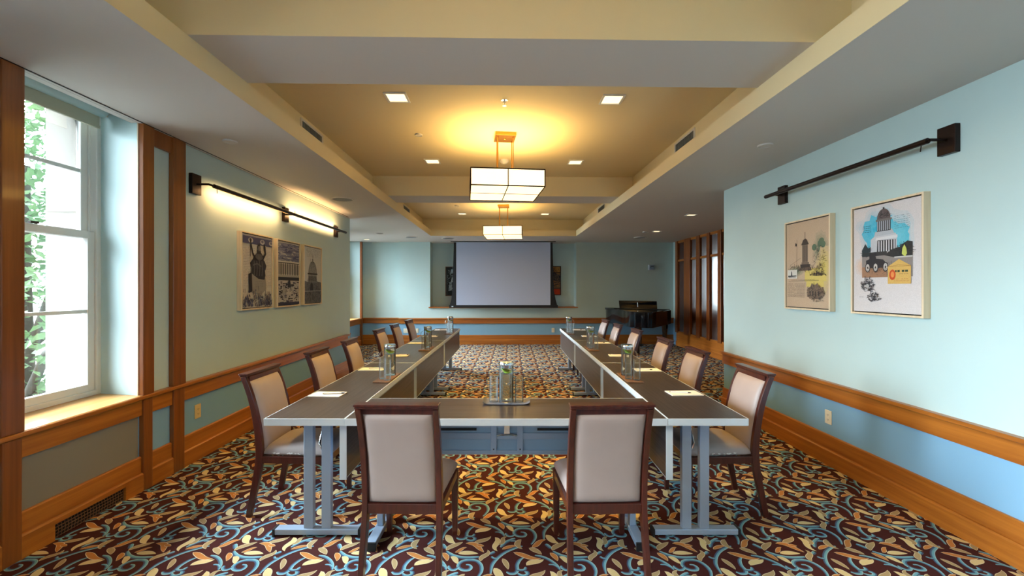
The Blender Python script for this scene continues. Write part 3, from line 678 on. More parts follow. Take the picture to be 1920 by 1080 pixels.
def art_figure(P, w, h):
    R = random.Random(8); P.rect(0, 0, w, h, rgb(20, 30, 36)); L = rgb(206, 220, 226)
    for x0, y0, x1, y1 in ((.10, .62, .22, .76), (.16, .5, .24, .64), (.12, .36, .20, .52), (.06, .12, .16, .38), (.2, .1, .3, .4), (.34, .3, .42, .7)): P.poly([(x0, y0), (x1, y0+.02), (x1-.01, y1), (x0+.03, y1-.02)], mixc(L, rgb(70, 110, 130), R.random()*.5))
    scribble(P, .2, .45, .2, .35, 160, L, R, .003, .05); scribble(P, .2, .45, .22, .38, 160, rgb(14, 20, 26), R, .004, .06)
    for _ in range(20): P.rect(R.uniform(0, .02), R.uniform(0, h-.03), .03, R.uniform(0, h), rgb(80, 84, 84))
def art_orange(P, w, h):
    R = random.Random(9); P.rect(0, 0, w, h, rgb(60, 52, 56)); P.rect(0, 0, w, .16, rgb(214, 66, 22)); P.rect(0, .6, w, h, rgb(176, 120, 50)); P.rect(0, .615, w, .64, rgb(40, 20, 24))
    P.rect(.2, .16, w, .6, rgb(120, 96, 70)); scribble(P, w*.6, .42, .25, .22, 260, rgb(24, 30, 46), R, .006, .06); scribble(P, w*.6, .3, .25, .1, 90, rgb(196, 130, 70), R, .004, .05); scribble(P, w*.5, .7, .25, .05, 90, rgb(40, 36, 40), R, .003, .05); P.rect(0, .155, w, .17, rgb(30, 14, 16))
def picture(label, fn, loc, rotz, w, h, d=.048, group=None, fm=None):
    t = thing('framed_picture', label, 'picture', loc, rotz, group)
    m = MB(); fw = .014
    m.box(-w/2, -w/2+fw, -d, 0, -h/2, h/2); m.box(w/2-fw, w/2, -d, 0, -h/2, h/2); m.box(-w/2+fw, w/2-fw, -d, 0, h/2-fw, h/2); m.box(-w/2+fw, w/2-fw, -d, 0, -h/2, -h/2+fw)
    m.build('frame', fm or M['frame'], t, bevel=.0015)
    m = MB(); m.box(-w/2+fw, w/2-fw, -d+.022, -.002, -h/2+fw, h/2-fw); m.build('backing', M['dark'], t)
    cw_, ch = w-2*fw-.016, h-2*fw-.016
    P = Paint(); fn(P, .56*1.0, .80)
    sx, sz = cw_/.56, ch/.80
    v = [(p[0]*sx-cw_/2, -d+.008-p[2], p[1]*sz-ch/2) for p in P.v]
    # clip to the canvas
    v = [(max(-cw_/2, min(cw_/2, a)), b, max(-ch/2, min(ch/2, c))) for a, b, c in v]
    o = vmesh('canvas', v, P.f, P.c, M['paint'], t)
    m = MB(); m.box(-cw_/2, cw_/2, -d+.0082, -d+.024, -ch/2, ch/2); m.build('stretcher', M['dark'], t)
    return t
def yl(Z): return Z+.055
zl = 1.654; hl = .80
picture('framed blue print of a seated statue over script, nearest the window', art_statue, (LX, (yl(4.31)+yl(4.905))/2, zl), PI/2, .595, hl)
picture('framed blue print of a long colonnade, middle picture under the lamp', art_colonnade, (LX, (yl(5.0)+yl(5.56))/2, zl), PI/2, .56, hl)
picture('framed grey print of a domed building, rightmost picture on the left wall', art_dome, (LX, (yl(5.67)+yl(6.23))/2, zl), PI/2, .56, hl)
picture('tan framed print of a columned monument with yellow and green washes', art_memorial, (RX, 3.79, 1.692), -PI/2, .575, .815)
picture('framed print of a domed tomb on blue wash with old car and envelope', art_tomb, (RX, 3.0, 1.692), -PI/2, .58, .815)
picture('dark framed picture of a pale figure, left side of the projection screen', art_figure, (-1.25, NY, 1.66), 0, .60, .79, .03, fm=M['walnut'])
picture('framed picture with an orange base, right side of the projection screen', art_orange, (1.27, NY, 1.68), 0, .60, .79, .03, fm=M['bronze'])

# ------------------------------------------------------------------ picture lights on the walls
def bar_light(label, x, side, ya, yb, plates, z=2.37, lit=0, zt=None):
    t = thing('picture_light', label, 'wall lamp', (x, (ya+yb)/2, z), 0)
    yc = (ya+yb)/2; off = side*.13
    m = MB(); m.tube([(off, ya-yc, 0), (off, yb-yc, 0)], .018, 14)
    b = m.build('light_bar', M['bronze'], t, smooth=40)
    if ya-plates[0] > 0: m = MB(); m.tube([(off, plates[0]-yc, 0), (off, ya-yc+.01, 0)], .009, 10); m.build('arm', M['bronze'], t, smooth=40)
    for p in plates:
        m = MB(); m.box(min(0, side*.033), max(0, side*.033), p-yc-.055, p-yc+.055, -.087, .085); m.build('wall_plate', M['bronze'], t, bevel=.003)
        m = MB(); m.tube([(side*.03, p-yc, 0), (off, p-yc, 0)], .009, 10); m.build('arm', M['bronze'], t, smooth=40)
    m = MB(); e = ya-yc+.04; m.tube([(off, e, 0), (off-side*.012, e+.02, -.05 if lit != 2 else .05)], .003, 6); m.build('thumb_screw', M['bronze'], t)
    if lit:
        d = (-side*.85, 0, -.52) if lit == 1 else (-side*.80, 0, .60)
        dv = Vector(d).normalized()
        m = MB(); c = Vector((off, 0, 0))+dv*.0175
        m.box(-.006, .006, ya-yc+.1, yb-yc-.06, -.004, .004); o = m.build('lamp_strip', M['strip'], t)
        o.location = c
        L = area('picture_lamp', Vector((x, yc, z))+Vector((off, 0, 0))+dv*.024, d, yb-ya-.2, .02, 6 if lit == 1 else 13, (1, .55, .22), 165 if lit == 1 else 175, xaxis=(0, 1, 0))
        L.parent = t; L.matrix_parent_inverse = Matrix.Translation(-Vector((x, yc, z)))
    return t
bar_light('long dark bronze picture light shining down, left wall nearest the window', LX, 1, 3.83, 5.235, [3.76], lit=1)
bar_light('dark bronze picture light above the domed building print, glowing upward', LX, 1, 5.262, 7.00, [5.30, 6.88], lit=2)
bar_light('unlit dark bronze picture light bar on the right wall', RX, -1, 2.60, 4.24, [2.585, 4.15], z=2.385, lit=0)

# ------------------------------------------------------------------ ceiling fittings
ZU = 3.102
def square_light(x, y, z, label, group, power=30, sz=.19, spread=88):
    t = thing('recessed_downlight', label, 'ceiling light', (x, y, z), 0, group)
    h = sz/2; m = MB()
    for a in ((-h, h, -h, -h+.018), (-h, h, h-.018, h), (-h, -h+.018, -h+.018, h-.018), (h-.018, h, -h+.018, h-.018)): m.box(*a, -.010, 0)
    m.build('trim_ring', M['white'], t, bevel=.001)
    m = MB(); m.box(-h+.018, h-.018, -h+.018, h-.018, -.003, 0); m.build('lens', M['lens'], t)
    if power: L = area('downlight_lamp', (x, y, z-.012), (0, 0, -1), sz*.7, sz*.7, power, (1, .60, .13), spread); L.parent = t; L.matrix_parent_inverse = Matrix.Translation((-x, -y, -z))
    return t
DP = 15
square_light(-.90, 3.69, ZU, 'square downlight in the near coffer, left of the two closest', 'square coffer downlights', DP)
square_light(.935, 3.69, ZU, 'square downlight in the near coffer, right of the two closest', 'square coffer downlights', DP)
square_light(-.90, 5.54, ZU, 'square downlight left of the near pendant, farther row', 'square coffer downlights', DP)
square_light(.93, 5.54, ZU, 'square downlight right of the near pendant, farther row', 'square coffer downlights', DP)
square_light(-.89, 9.43, ZU, 'square downlight left of the far pendant', 'square coffer downlights', DP*.5)
square_light(.92, 9.43, ZU, 'square downlight right of the far pendant', 'square coffer downlights', DP*.5)
square_light(2.94+.148, 7.03, ZC, 'square soffit downlight on the right, nearer of two', 'square soffit downlights', 4, .16)
square_light(3.25, 9.07, ZC, 'square soffit downlight above the piano', 'square soffit downlights', 4, .16)
square_light(-3.36, 10.73, ZC, 'square soffit downlight in the far left corner', 'square soffit downlights', 3, .16)
def disc(name, x, y, z, r, label, cat, material, group=None, ring=True, t=.012):
    o = thing(name, label, cat, (x, y, z), 0, group)
    m = MB(); m.lathe([(r*.86, -t), (r*.97, -t), (r, -t*.5), (r, 0), (r*.86, 0)], 28, closed=True); m.build('rim', M['ceil'], o, smooth=40)
    m = MB(); m.lathe([(0.001, -t*.8), (r*.86, -t*.6), (r*.86, 0)], 28); m.build('cover', material, o, smooth=40)
    return o
def cz(Z, X): p = cw(X, Z); return p.x, p.y
x, y = cz(5.835, -2.287); disc('ceiling_speaker', x, y, ZC, .15, 'round speaker in the left soffit above the domed building print', 'speaker', M['speaker'], 'round ceiling speakers')
x, y = cz(10.19, -2.377); disc('ceiling_speaker', x, y, ZC, .15, 'round speaker in the far left soffit left of the screen', 'speaker', M['speaker'], 'round ceiling speakers')
x, y = cz(10.29, 3.05); disc('ceiling_speaker', x, y, ZC, .15, 'round speaker in the soffit above the piano', 'speaker', M['speaker'], 'round ceiling speakers')
x, y = cz(10.45, -1.55); disc('ceiling_speaker', x, y, ZC, .15, 'round speaker in the soffit beside the screen top', 'speaker', M['speaker'], 'round ceiling speakers')
x, y = cz(3.636, 2.132); disc('sprinkler_cover', x, y, ZC, .06, 'small round sprinkler cover in the right soffit above the tomb print', 'sprinkler', M['ceil'], 'sprinkler covers')
x, y = cz(3.54, -2.31); disc('sprinkler_cover', x, y, ZC, .055, 'small round sprinkler cover in the left soffit beside the window', 'sprinkler', M['ceil'], 'sprinkler covers')
x, y = cz(9.5, -2.91); disc('sprinkler_cover', x, y, ZC, .075, 'round cover in the soffit near the far left corner', 'sprinkler', M['speaker'], 'sprinkler covers')
x, y = cz(9.23, 2.85); disc('sprinkler_cover', x, y, ZC, .06, 'small round cover beside the soffit light over the piano', 'sprinkler', M['speaker'], 'sprinkler covers')
x, y = cz(4.566, -.986); disc('sprinkler_cover', x, y, ZU, .04, 'small sprinkler cover in the near coffer left of the pendant', 'sprinkler', M['ceil'], 'sprinkler covers')
x, y = cz(8.49, -1.08); disc('sprinkler_cover', x, y, ZU, .045, 'small sprinkler cover in the far coffer', 'sprinkler', M['ceil'], 'sprinkler covers')
# smoke detector
x, y = cz(5.487, -.098)
o = thing('smoke_detector', 'white smoke detector behind the near pendant', 'smoke detector', (x, y, ZU))
m = MB(); m.lathe([(.001, -.045), (.03, -.045), (.045, -.03), (.058, -.02), (.058, 0)], 28); m.build('body', M['ceil'], o, smooth=40)
m = MB(); m.lathe([(.001, -.048), (.018, -.048), (.02, -.044)], 16); m.build('sensor', M['plastic'], o, smooth=40)
x, y = cz(3.736, -.065)
o = thing('fire_sprinkler', 'chrome sprinkler head in the near coffer in front of the pendant', 'sprinkler', (x, y, ZU))
m = MB(); m.lathe([(.03, 0), (.03, -.004), (.009, -.006), (.009, -.028), (.004, -.03), (.004, -.045)], 16); m.build('body', M['chrome'], o, smooth=40)
m = MB(); m.lathe([(.018, -.045), (.018, -.048), (.001, -.048)], 12); m.build('deflector', M['chrome'], o)
# air vents in the coffer sides
def vent(x, side, y0, y1, label):
    t = thing('air_vent', label, 'vent', (x, (y0+y1)/2, 2.965), 0, 'coffer air vents'); h = (y1-y0)/2
    a, b = (0, .006) if side > 0 else (-.006, 0)
    m = MB(); e = h+.03; m.box(a, b, -e, e, .085, .105); m.box(a, b, -e, e, -.105, -.085); m.box(a, b, -e, -h, -.085, .085); m.box(a, b, h, e, -.085, .085); m.build('frame', M['ceil'], t)
    m = MB(); m.box(min(0, side*.001), max(0, side*.001), -h, h, -.085, .085); m.build('opening', M['dark'], t)
    m = MB(); n = 15
    for k in range(n): yy = -h+(k+.5)*2*h/n; m.box(min(side*.001, side*.007), max(side*.001, side*.007), yy-.005, yy+.005, -.085, .085)
    m.build('louvres', M['speaker'], t)
vent(-1.885, 1, 4.09, 4.53, 'louvred air vent high on the left side of the near coffer')
vent(1.90, -1, 4.26, 4.71, 'louvred air vent high on the right side of the near coffer')
vent(-1.885, 1, 8.23, 8.74, 'louvred air vent on the left side of the far coffer')
vent(1.90, -1, 8.05, 8.56, 'louvred air vent on the right side of the far coffer')

# pendants
def pendant(x, y, rot, label, k=1.0, W_=.73):
    t = thing('pendant_light', label, 'pendant light', (x, y, ZU), rot, 'square shade pendants')
    m = MB(); m.box(-.11, .11, -.12, .12, -.034, 0); c = m.build('canopy', M['brass'], t, bevel=.004)
    m = MB(); m.lathe([(.012, -.034), (.012, -.04), (.002, -.044)], 12); m.build('finial', M['brass'], c)
    for sx in (-1, 1):
        for sy in (-1, 1):
            m = MB(); m.tube([(sx*.08, sy*.07, -.034), (sx*.08, sy*.07, -.46)], .0055, 8); m.build('rod', M['brass'], t, smooth=40)
    zt, zb = 2.652-ZU, 2.485-ZU; h = W_/2; q = h-.004
    m = MB()
    m.box(-q, q, -q, -q+.002, zb, zt); m.box(-q, q, q-.002, q, zb, zt); m.box(-q, -q+.002, -q, q, zb, zt); m.box(q-.002, q, -q, q, zb, zt)
    sh = m.build('lamp_shade', M['shade'], t)
    m = MB(); m.box(-q, q, -q, q, zb, zb+.002); m.build('diffuser', M['shade'], t)
    m = MB(); e = .010
    for z in (zt, zb):
        for s in (-1, 1): m.box(-h-.003, h+.003, s*h-e/2, s*h+e/2, z-e/2, z+e/2); m.box(s*h-e/2, s*h+e/2, -h, h, z-e/2, z+e/2)
    for sx in (-1, 1):
        for sy in (-1, 1): m.box(sx*h-e/2, sx*h+e/2, sy*h-e/2, sy*h+e/2, zb, zt)
    e = .009
    for s in (-1, 1): m.box(-e/2, e/2, s*h-e/2, s*h+e/2, zb, zt); m.box(s*h-e/2, s*h+e/2, -e/2, e/2, zb, zt)
    m.box(-h, h, -.003, .003, zb-.004, zb); m.box(-.004, .004, -h, h, zb-.005, zb)
    m.box(-.09, .09, -.08, -.06, zt-.02, zt-.01); m.box(-.09, .09, .06, .08, zt-.02, zt-.01); m.box(-h, h, -.01, .01, zt-.012, zt-.004)
    m.build('shade_frame', M['darkframe'], t)
    L = area('pendant_uplight', (x, y, 2.50), (0, 0, 1), .68, .68, 25*k, (1, .68, .24)); L.parent = t; L.matrix_parent_inverse = t.matrix_basis.inverted()
    L = area('pendant_downlight', (x, y, 2.478), (0, 0, -1), .65, .65, 17*k, (1, .56, .12)); L.parent = t; L.matrix_parent_inverse = t.matrix_basis.inverted()
    return t
p1 = cw(-.076, 4.60); pendant(p1.x, p1.y, math.radians(5), 'square shade pendant hanging in the near coffer, the larger looking one', 1)
p2 = cw(-.165, 8.50); pendant(p2.x, p2.y, math.radians(-3.5), 'square shade pendant hanging in the far coffer', .7)
pendant(.02, .55, 0, 'square shade pendant hanging above the camera side of the room', .9)

# ------------------------------------------------------------------ projection screen
sc = thing('projection_screen', 'large pulled down projection screen with black borders on the back wall', 'screen', tuple(cw(-.20, 11.1)), -YAW)
def sx(px): return (px-960)*11.1/F_PX+.20
def sz(py): return CAM_H-(py-540)*11.1/F_PX
m = MB(); a, b, c, d = sx(855.5), sx(1032), sz(452), sz(572)
m.box(a, b, -.001, .001, d, ZC-.03); m.build('screen_fabric', M['screen'], sc)
for s, xin, top, mid, bot in ((-1, a, sx(851), sx(849.5), sx(843.5)), (1, b, sx(1036), sx(1037.5), sx(1045))):
    pts = [(xin, ZC-.03), (top, ZC-.03), (mid, sz(510)), (sx(848.3) if s < 0 else sx(1038.5), sz(545)), (sx(846) if s < 0 else sx(1042), sz(563)), (bot, sz(573)), (xin, sz(573))]
    M3 = Matrix(((1, 0, 0, 0), (0, 0, 1, 0), (0, 1, 0, 0), (0, 0, 0, 1)))
    m = MB(); m.prism(pts, -.0012, .0012, M=M3); m.build('border', M['black'], sc)
m = MB(); m.box(sx(842), sx(1046), -.02, .02, sz(577.2), sz(572)); m.build('bottom_bar', M['black'], sc, bevel=.004)
m = MB(); m.box(sx(849)-.03, sx(849)+.015, -.0215, -.02, sz(575.6), sz(573.8)); m.build('maker_plate', M['edge'], sc)
m = MB(); m.box(sx(845), sx(1042), -.02, .02, ZC-.012, ZC-.001); m.build('housing', M['black'], sc)

# ------------------------------------------------------------------ outlets and thermostat
def outlet(x, y, z, rot, label, gangs=1, body='plastic', h=.115):
    t = thing('wall_outlet', label, 'outlet', (x, y, z), rot)
    w = .072*gangs; m = MB(); m.box(-w/2, w/2, -.007, 0, -h/2, h/2); m.build('cover_plate', M[body], t, bevel=.002)
    for g in range(gangs):
        cx = (g-(gangs-1)/2)*.072; f = MB(); f.box(cx-.017, cx+.017, -.009, -.0072, -.036, .036); fo = f.build('receptacle', M['plastic'] if body == 'plastic' else M[body], t, bevel=.001)
        s = MB()
        for zz in (-.02, .02): s.box(cx-.008, cx-.005, -.0095, -.009, zz-.005, zz+.005); s.box(cx+.005, cx+.008, -.0095, -.009, zz-.005, zz+.005); s.box(cx-.002, cx+.002, -.0095, -.009, zz-.012, zz-.008)
        s.build('slots', M['dark'], fo)
    return t
def wallpt(px, py, xw):
    k = (px-960)/F_PX; Z = xw/(k*math.cos(YAW)+math.sin(YAW)); return -k*Z*math.sin(YAW)+Z*math.cos(YAW), CAM_H-(py-540)*Z/F_PX
yy, zz = wallpt(370, 771, LX); outlet(LX, yy, zz, PI/2, 'almond wall outlet on the left blue panel under the light bar', 1, 'almond', .12)
yy, zz = wallpt(1554, 782, RX); outlet(RX, yy, zz, -PI/2, 'white wall outlet on the right wall under the chair rail')
def backpt(px, py, yw=BY):
    k = (px-960)/F_PX; Z = yw/(math.cos(YAW)-k*math.sin(YAW)); return k*Z*math.cos(YAW)+Z*math.sin(YAW), CAM_H-(py-540)*Z/F_PX
xx, zz = backpt(762, 620); outlet(xx, BY, zz, 0, 'white double outlet with dark sockets on the back wall, far left', 2)
xx, zz = backpt(782, 620); outlet(xx, BY, zz, 0, 'white single outlet behind the last left chair on the back wall', 1)
xx, zz = backpt(1037, 619); outlet(xx, BY, zz, 0, 'white outlet low on the back wall between the table rows and piano', 1)
xx, zz = backpt(1220.5, 501.5)
t = thing('wall_camera', 'small white wall box with dark lens above the piano', 'wall box', (xx, BY, zz))
m = MB(); m.box(-.075, .075, -.03, 0, -.07, .07); m.build('housing', M['edge'], t, bevel=.004)
m = MB(); m.box(-.05, .07, -.045, -.03, -.06, .06); m.build('door', M['panelback'], t, bevel=.003)
m = MB(); m.tube([(-.03, -.046, .0), (-.01, -.05, .02), (.03, -.05, .03), (.055, -.046, .02)], .008, 8); m.build('handle', M['dark'], t)

# ------------------------------------------------------------------ tables
TL, TW, TH = 1.829, .457, .74
def make_table():
    t = thing('training_table', None, 'table')
    L, Wd = TL/2-.001, TW/2
    m = MB(); m.box(-L+.0025, L-.0025, -Wd+.0025, Wd-.0025, TH-.039, TH); m.build('tabletop', M['lam'], t)
    m = MB(); z0, z1 = TH-.040, TH+.0004; e = .005
    m.box(-L, L, -Wd, -Wd+e, z0, z1); m.box(-L, L, Wd-e, Wd, z0, z1); m.box(-L, -L+e, -Wd+e, Wd-e, z0, z1); m.box(L-e, L, -Wd+e, Wd-e, z0, z1)
    m.build('edge_band', M['edge'], t, bevel=.0015)
    m = MB(); m.box(-L+.055, L-.055, Wd-.012, Wd-.008, .385, .688); p = m.build('modesty_panel', M['lam'], t)
    m = MB(); m.box(-L+.055, L-.055, Wd-.046, Wd-.0125, .385, .688); m.build('panel_back', M['panelback'], t)
    m = MB(); m.box(-L+.05, -L+.055, Wd-.047, Wd-.007, .372, .690); m.box(L-.055, L-.05, Wd-.047, Wd-.007, .372, .690); m.box(-L+.055, L-.055, Wd-.047, Wd-.007, .380, .3845); m.box(-L+.055, L-.055, Wd-.047, Wd-.007, .6885, .691)
    m.build('panel_edge', M['edge'], p, bevel=.001)
    for s in (-1, 1):
        x = s*(L-.15); m = MB()
        for y in (-.048, .058): m.box(x-.018, x+.018, y-.03+.012, y+.03+.012-.004, .045, .672)
        m.box(x-.04, x+.04, -.17, .17, .672, TH-.0405)
        lg = m.build('leg', M['steel'], t, bevel=.003)
        m = MB(); m.box(x-.028, x+.028, -.235, .262, .012, .045); m.build('foot', M['steel'], lg, bevel=.004)
        for ya, yb in ((-.247, -.2355), (.2625, .274)): m = MB(); m.box(x-.031, x+.031, ya, yb, .0, .047); m.build('end_cap', M['rubber'], lg)
        m = MB(); m.tube([(x-s*.02, .03, .50), (x-s*.05, .0, .53), (x-s*.13, -.01, .62), (x-s*.16, .0, .66), (x-s*.28, .03, .698)], .006, 8); m.build('brace', M['chrome'], lg, smooth=40)
    # folding frame under the top
    m = MB(); m.box(-.62, .62, .03, .09, .672, .699); m.box(-.62, .62, -.15, -.11, .680, .699); m.build('under_frame', M['steel'], t, bevel=.002)
    for s in (-1, 1):
        m = MB(); m.box(s*.087-.019, s*.087+.019, Wd-.058, Wd-.0545, .392, .699)
        b = m.build('panel_bracket', M['steel'], t, bevel=.002)
        m = MB(); m.box(s*.087-.004, s*.087+.004, Wd-.0595, Wd-.0582, .415, .423); m.build('screw', M['dark'], b)
    m = MB(); m.box(-L+.1, L-.1, Wd-.054, Wd-.0475, .484, .524); m.box(-L+.1, L-.1, Wd-.054, Wd-.0475, .387, .410); m.box(-L+.1, L-.1, Wd-.052, Wd-.0475, .56, .60); m.build('panel_rail', M['steel'], t, bevel=.001)
    m = MB(); m.box(-.018, .018, Wd-.068, Wd-.060, .52, .699); m.tube([(-.066, Wd-.066, .512), (-.035, Wd-.066, .518), (.035, Wd-.066, .518), (.066, Wd-.066, .512)], .007, 8); m.build('hinge', M['chrome'], t)
    m = MB(); m.box(-.6, -.2, Wd-.062, Wd-.0545, .543, .558); m.box(.2, .6, Wd-.062, Wd-.0545, .543, .558); m.build('cable_tray', M['dark'], t)
    return t
T0 = make_table()
place(T0, cw(-.0335, 2.443+TW/2), -YAW, 'dark laminate training table across the front joining both rows', 'dark training tables')
names = ['nearest', 'middle', 'farthest']
for i in range(3):
    Zc = 2.443+TL*(i+.5)
    for sgn, X, nm in ((-1, -1.177, 'left'), (1, 1.111-.002*i, 'right')):
        t = dup(T0); place(t, cw(X, Zc), -YAW+(-PI/2 if sgn < 0 else PI/2), 'dark laminate training table, %s of the three in the %s row' % (names[i], nm))

# ------------------------------------------------------------------ chairs
PB = [(-.285, 0), (-.262, .12), (-.236, .25), (-.218, .38), (-.222, .50), (-.242, .64), (-.276, .78), (-.322, .905)]
def back_y(z):
    for (y0, z0), (y1, z1) in zip(PB, PB[1:]):
        if z <= z1: t = (z-z0)/(z1-z0); return y0+(y1-y0)*t
    return PB[-1][0]
def make_chair():
    t = thing('dining_chair', None, 'chair')
    for s in (-1, 1):
        m = MB(); pts = spline([(a, b) for a, b in PB], 3)
        m.bar([(s*(.186+.006*max(0, (.36-b)/.36)), a, b) for a, b in pts], .028, [.034+.014*min(1, b/.38) if b < .38 else .048-.016*(b-.38)/.52 for a, b in pts]); m.build('leg', M['mahog'], t, bevel=.003)
        m = MB(); m.bar([(s*.198, .215, 0), (s*.198, .215, .345)], [.028, .040], [.028, .040]); m.box(s*.198-.020, s*.198+.020, .195, .235, .345, .392); m.build('leg', M['mahog'], t, bevel=.003)
    m = MB(); m.box(-.178, .178, .199, .231, .347, .392); m.box(-.172, .172, -.236, -.204, .352, .402)
    for s in (-1, 1):
        m.prism([(s*.174, -.20), (s*.198, -.20), (s*.214, .195), (s*.190, .195)], .347, .392)
    m.build('seat_rail', M['mahog'], t, bevel=.002)
    # top rail and cap
    yt = back_y(.905)
    m = MB(); m.box(-.172, .172, yt+.004, yt+.032, .872, .904); m.box(-.200, .200, yt-.020, yt+.028, .9045, .914); m.box(-.203, .203, yt-.026, yt+.034, .9145, .926); m.build('top_rail', M['mahog'], t, bevel=.0025)
    # padded back, both faces bulged
    m = MB(); nu, nv = 16, 18; z0, z1 = .403, .876; hw = .1735
    def prof(u, v): return ((1-abs(u)**7)*(1-abs(2*v-1)**12))**.5
    for side, th in ((1, .031), (-1, .027)):
        vs = []
        for j in range(nv+1):
            v = j/nv; v = .5-.5*math.cos(PI*v); z = z0+(z1-z0)*v
            for i in range(nu+1):
                u = math.sin(PI*(i/nu-.5)); p = prof(u, v); vs.append((u*hw*(.985+.015*p), back_y(z)+.006+side*th*p*(1+.18*(1-u*u)), z))
        fs = []
        for j in range(nv):
            for i in range(nu):
                a = j*(nu+1)+i; q = (a, a+1, a+nu+2, a+nu+1); fs.append(q if side < 0 else q[::-1])
        m.add(vs, fs)
    m.build('backrest', M['vinyl'], t, smooth=60)
    # seat cushion
    m = MB(); nu, nv = 16, 16
    for top in (1, 0):
        vs = []
        for j in range(nv+1):
            v = .5-.5*math.cos(PI*j/nv); y = -.205+.452*v; w = .188+.030*v
            for i in range(nu+1):
                u = math.sin(PI*(i/nu-.5)); p = ((1-abs(u)**6)*(1-abs(2*v-1)**8))**.5
                vs.append((u*w*(.97+.03*p), y, .408+(.058*p+.012*(1-u*u)*(1-(2*v-1)**2) if top else -.0145*min(1, p*1.5))))
        m.add(vs, [((a, a+1, a+nu+2, a+nu+1) if top else (a, a+nu+1, a+nu+2, a+1)) for j in range(nv) for i in range(nu) for a in (j*(nu+1)+i,)])
    m.build('seat', M['vinyl'], t, smooth=60)
    return t
def worn(chair, sgn, seed):
    R = random.Random(seed); m = MB()
    for _ in range(13):
        y = R.gauss(-.02, .055); y = max(-.15, min(.10, y)); v = (y+.205)/.452; w = (.188+.030*v)*.990+.0012; z = .409+R.random()*.006; a = R.uniform(.004, .013); h = R.uniform(.002, .005)
        m.add([(sgn*w, y-a, z), (sgn*w, y, z-h), (sgn*w, y+a, z), (sgn*w, y+a*.3, z+h)], [(0, 1, 2, 3) if sgn > 0 else (3, 2, 1, 0)])
    o = m.build('worn_patch', M['paper'], chair); o['kind'] = 'stuff'; o['label'] = 'pale worn flecks along the seat edge'
C0 = make_chair()
place(C0, cw(-.545, 2.39), -YAW+math.radians(-1), 'taupe chair seen from behind, left of the two at the front table', 'taupe dining chairs')
c = dup(C0); place(c, cw(.470, 2.39), -YAW+math.radians(1.5), 'taupe chair seen from behind, right of the two at the front table')
ordn = ['nearest', 'second', 'third', 'fourth', 'fifth', 'farthest']
for i, (X, Z, r) in enumerate(((-1.415, 2.985, 0), (-1.435, 3.89, 0), (-1.445, 4.70, 2), (-1.485, 5.86, 0), (-1.49, 6.66, 1), (-1.485, 7.54, -1))):
    c = dup(C0); place(c, cw(X, Z), -YAW-PI/2+math.radians(r), 'taupe vinyl chair beside the left table row, %s from the window end' % ordn[i] if i else 'taupe vinyl chair with worn seat edge, nearest at the left table row')
    if i == 0: worn(c, 1, 3)
for i, (X, Z, r) in enumerate(((1.355, 2.985, 0), (1.36, 3.91, 1), (1.36, 4.74, -1), (1.355, 5.79, 0), (1.31, 6.63, 0), (1.325, 7.56, 2))):
    c = dup(C0); place(c, cw(X, Z), -YAW+PI/2+math.radians(r), 'taupe vinyl chair at the right table row, %s from the camera' % ordn[i])
    if i == 0: worn(c, -1, 5)

# ------------------------------------------------------------------ table settings
def make_pitcher(handle_dir):
    t = thing('water_pitcher', None, 'pitcher')
    r, h, w = .047, .235, .0028
    m = MB(); m.lathe([(.001, 0), (r, 0), (r+.001, .004), (r, .02), (r, h), (r-w, h), (r-w, .012), (.001, .010)], 32); m.build('glass_body', M['glass'], t, smooth=50)
    m = MB(); m.lathe([(.001, .0108), (r-w-.0004, .0125), (r-w-.0004, .180), (.001, .180)], 32); m.build('water', M['water'], t, smooth=50)
    m = MB(); m.lathe([(.001, h-.016), (r-w-.001, h-.016), (r-w-.001, h+.0005), (r+.002, h+.0005), (r+.003, h+.012), (r-.002, h+.022), (.03, h+.024), (.001, h+.022)], 32); m.build('lid', M['chrome'], t, smooth=35)
    m = MB(); c = handle_dir
    m.tube([(c*(r+.038*math.sin(PI*k/12)*1.05-.001), 0, .205-.105*(k/12)+.012*math.sin(2*PI*k/12)) for k in range(13)], .0052, 10); m.build('handle', M['glass'], t, smooth=60)
    return t
def make_glass():
    t = thing('water_glass', None, 'glass'); r, h, w = .027, .162, .0018
    m = MB(); m.lathe([(.001, 0), (r, 0), (r+.0005, .003), (r, h), (r-w, h), (r-w, .012), (.001, .010)], 28); m.build('glass_body', M['glass'], t, smooth=50); return t
def make_slice():
    t = thing('lemon_slice', None, 'lemon slice')
    m = MB(); m.lathe([(.001, 0), (.024, 0), (.024, .005), (.001, .005)], 20); m.build('flesh', M['lemon'], t)
    m = MB(); m.lathe([(.0242, -.0005), (.0275, .0), (.0275, .005), (.0242, .0055)], 20, closed=True); m.build('rind', M['lime'], t, smooth=40); return t
def make_board(w, d):
    m = MB(); m.box(-w/2, w/2, -d/2, d/2, 0, .009); return m.build('serving_board', M['walnut'], bevel=.002)
PT = TH+.0006
pr = {1: make_pitcher(1), -1: make_pitcher(-1)}; GL = make_glass(); SL = make_slice(); BD = make_board(.125, .36)
used = set()
def inst(o, loc, rotz, label, group):
    if id(o) in used: o2 = dup(o)
    else: used.add(id(o)); o2 = o
    return place(o2, loc, rotz, label, group)
sets = []
for i, Z in enumerate((3.54, 5.24, 7.06)):
    for sg, nm in ((-1, 'left'), (1, 'right')):
        sets.append((sg, nm, i, Z))
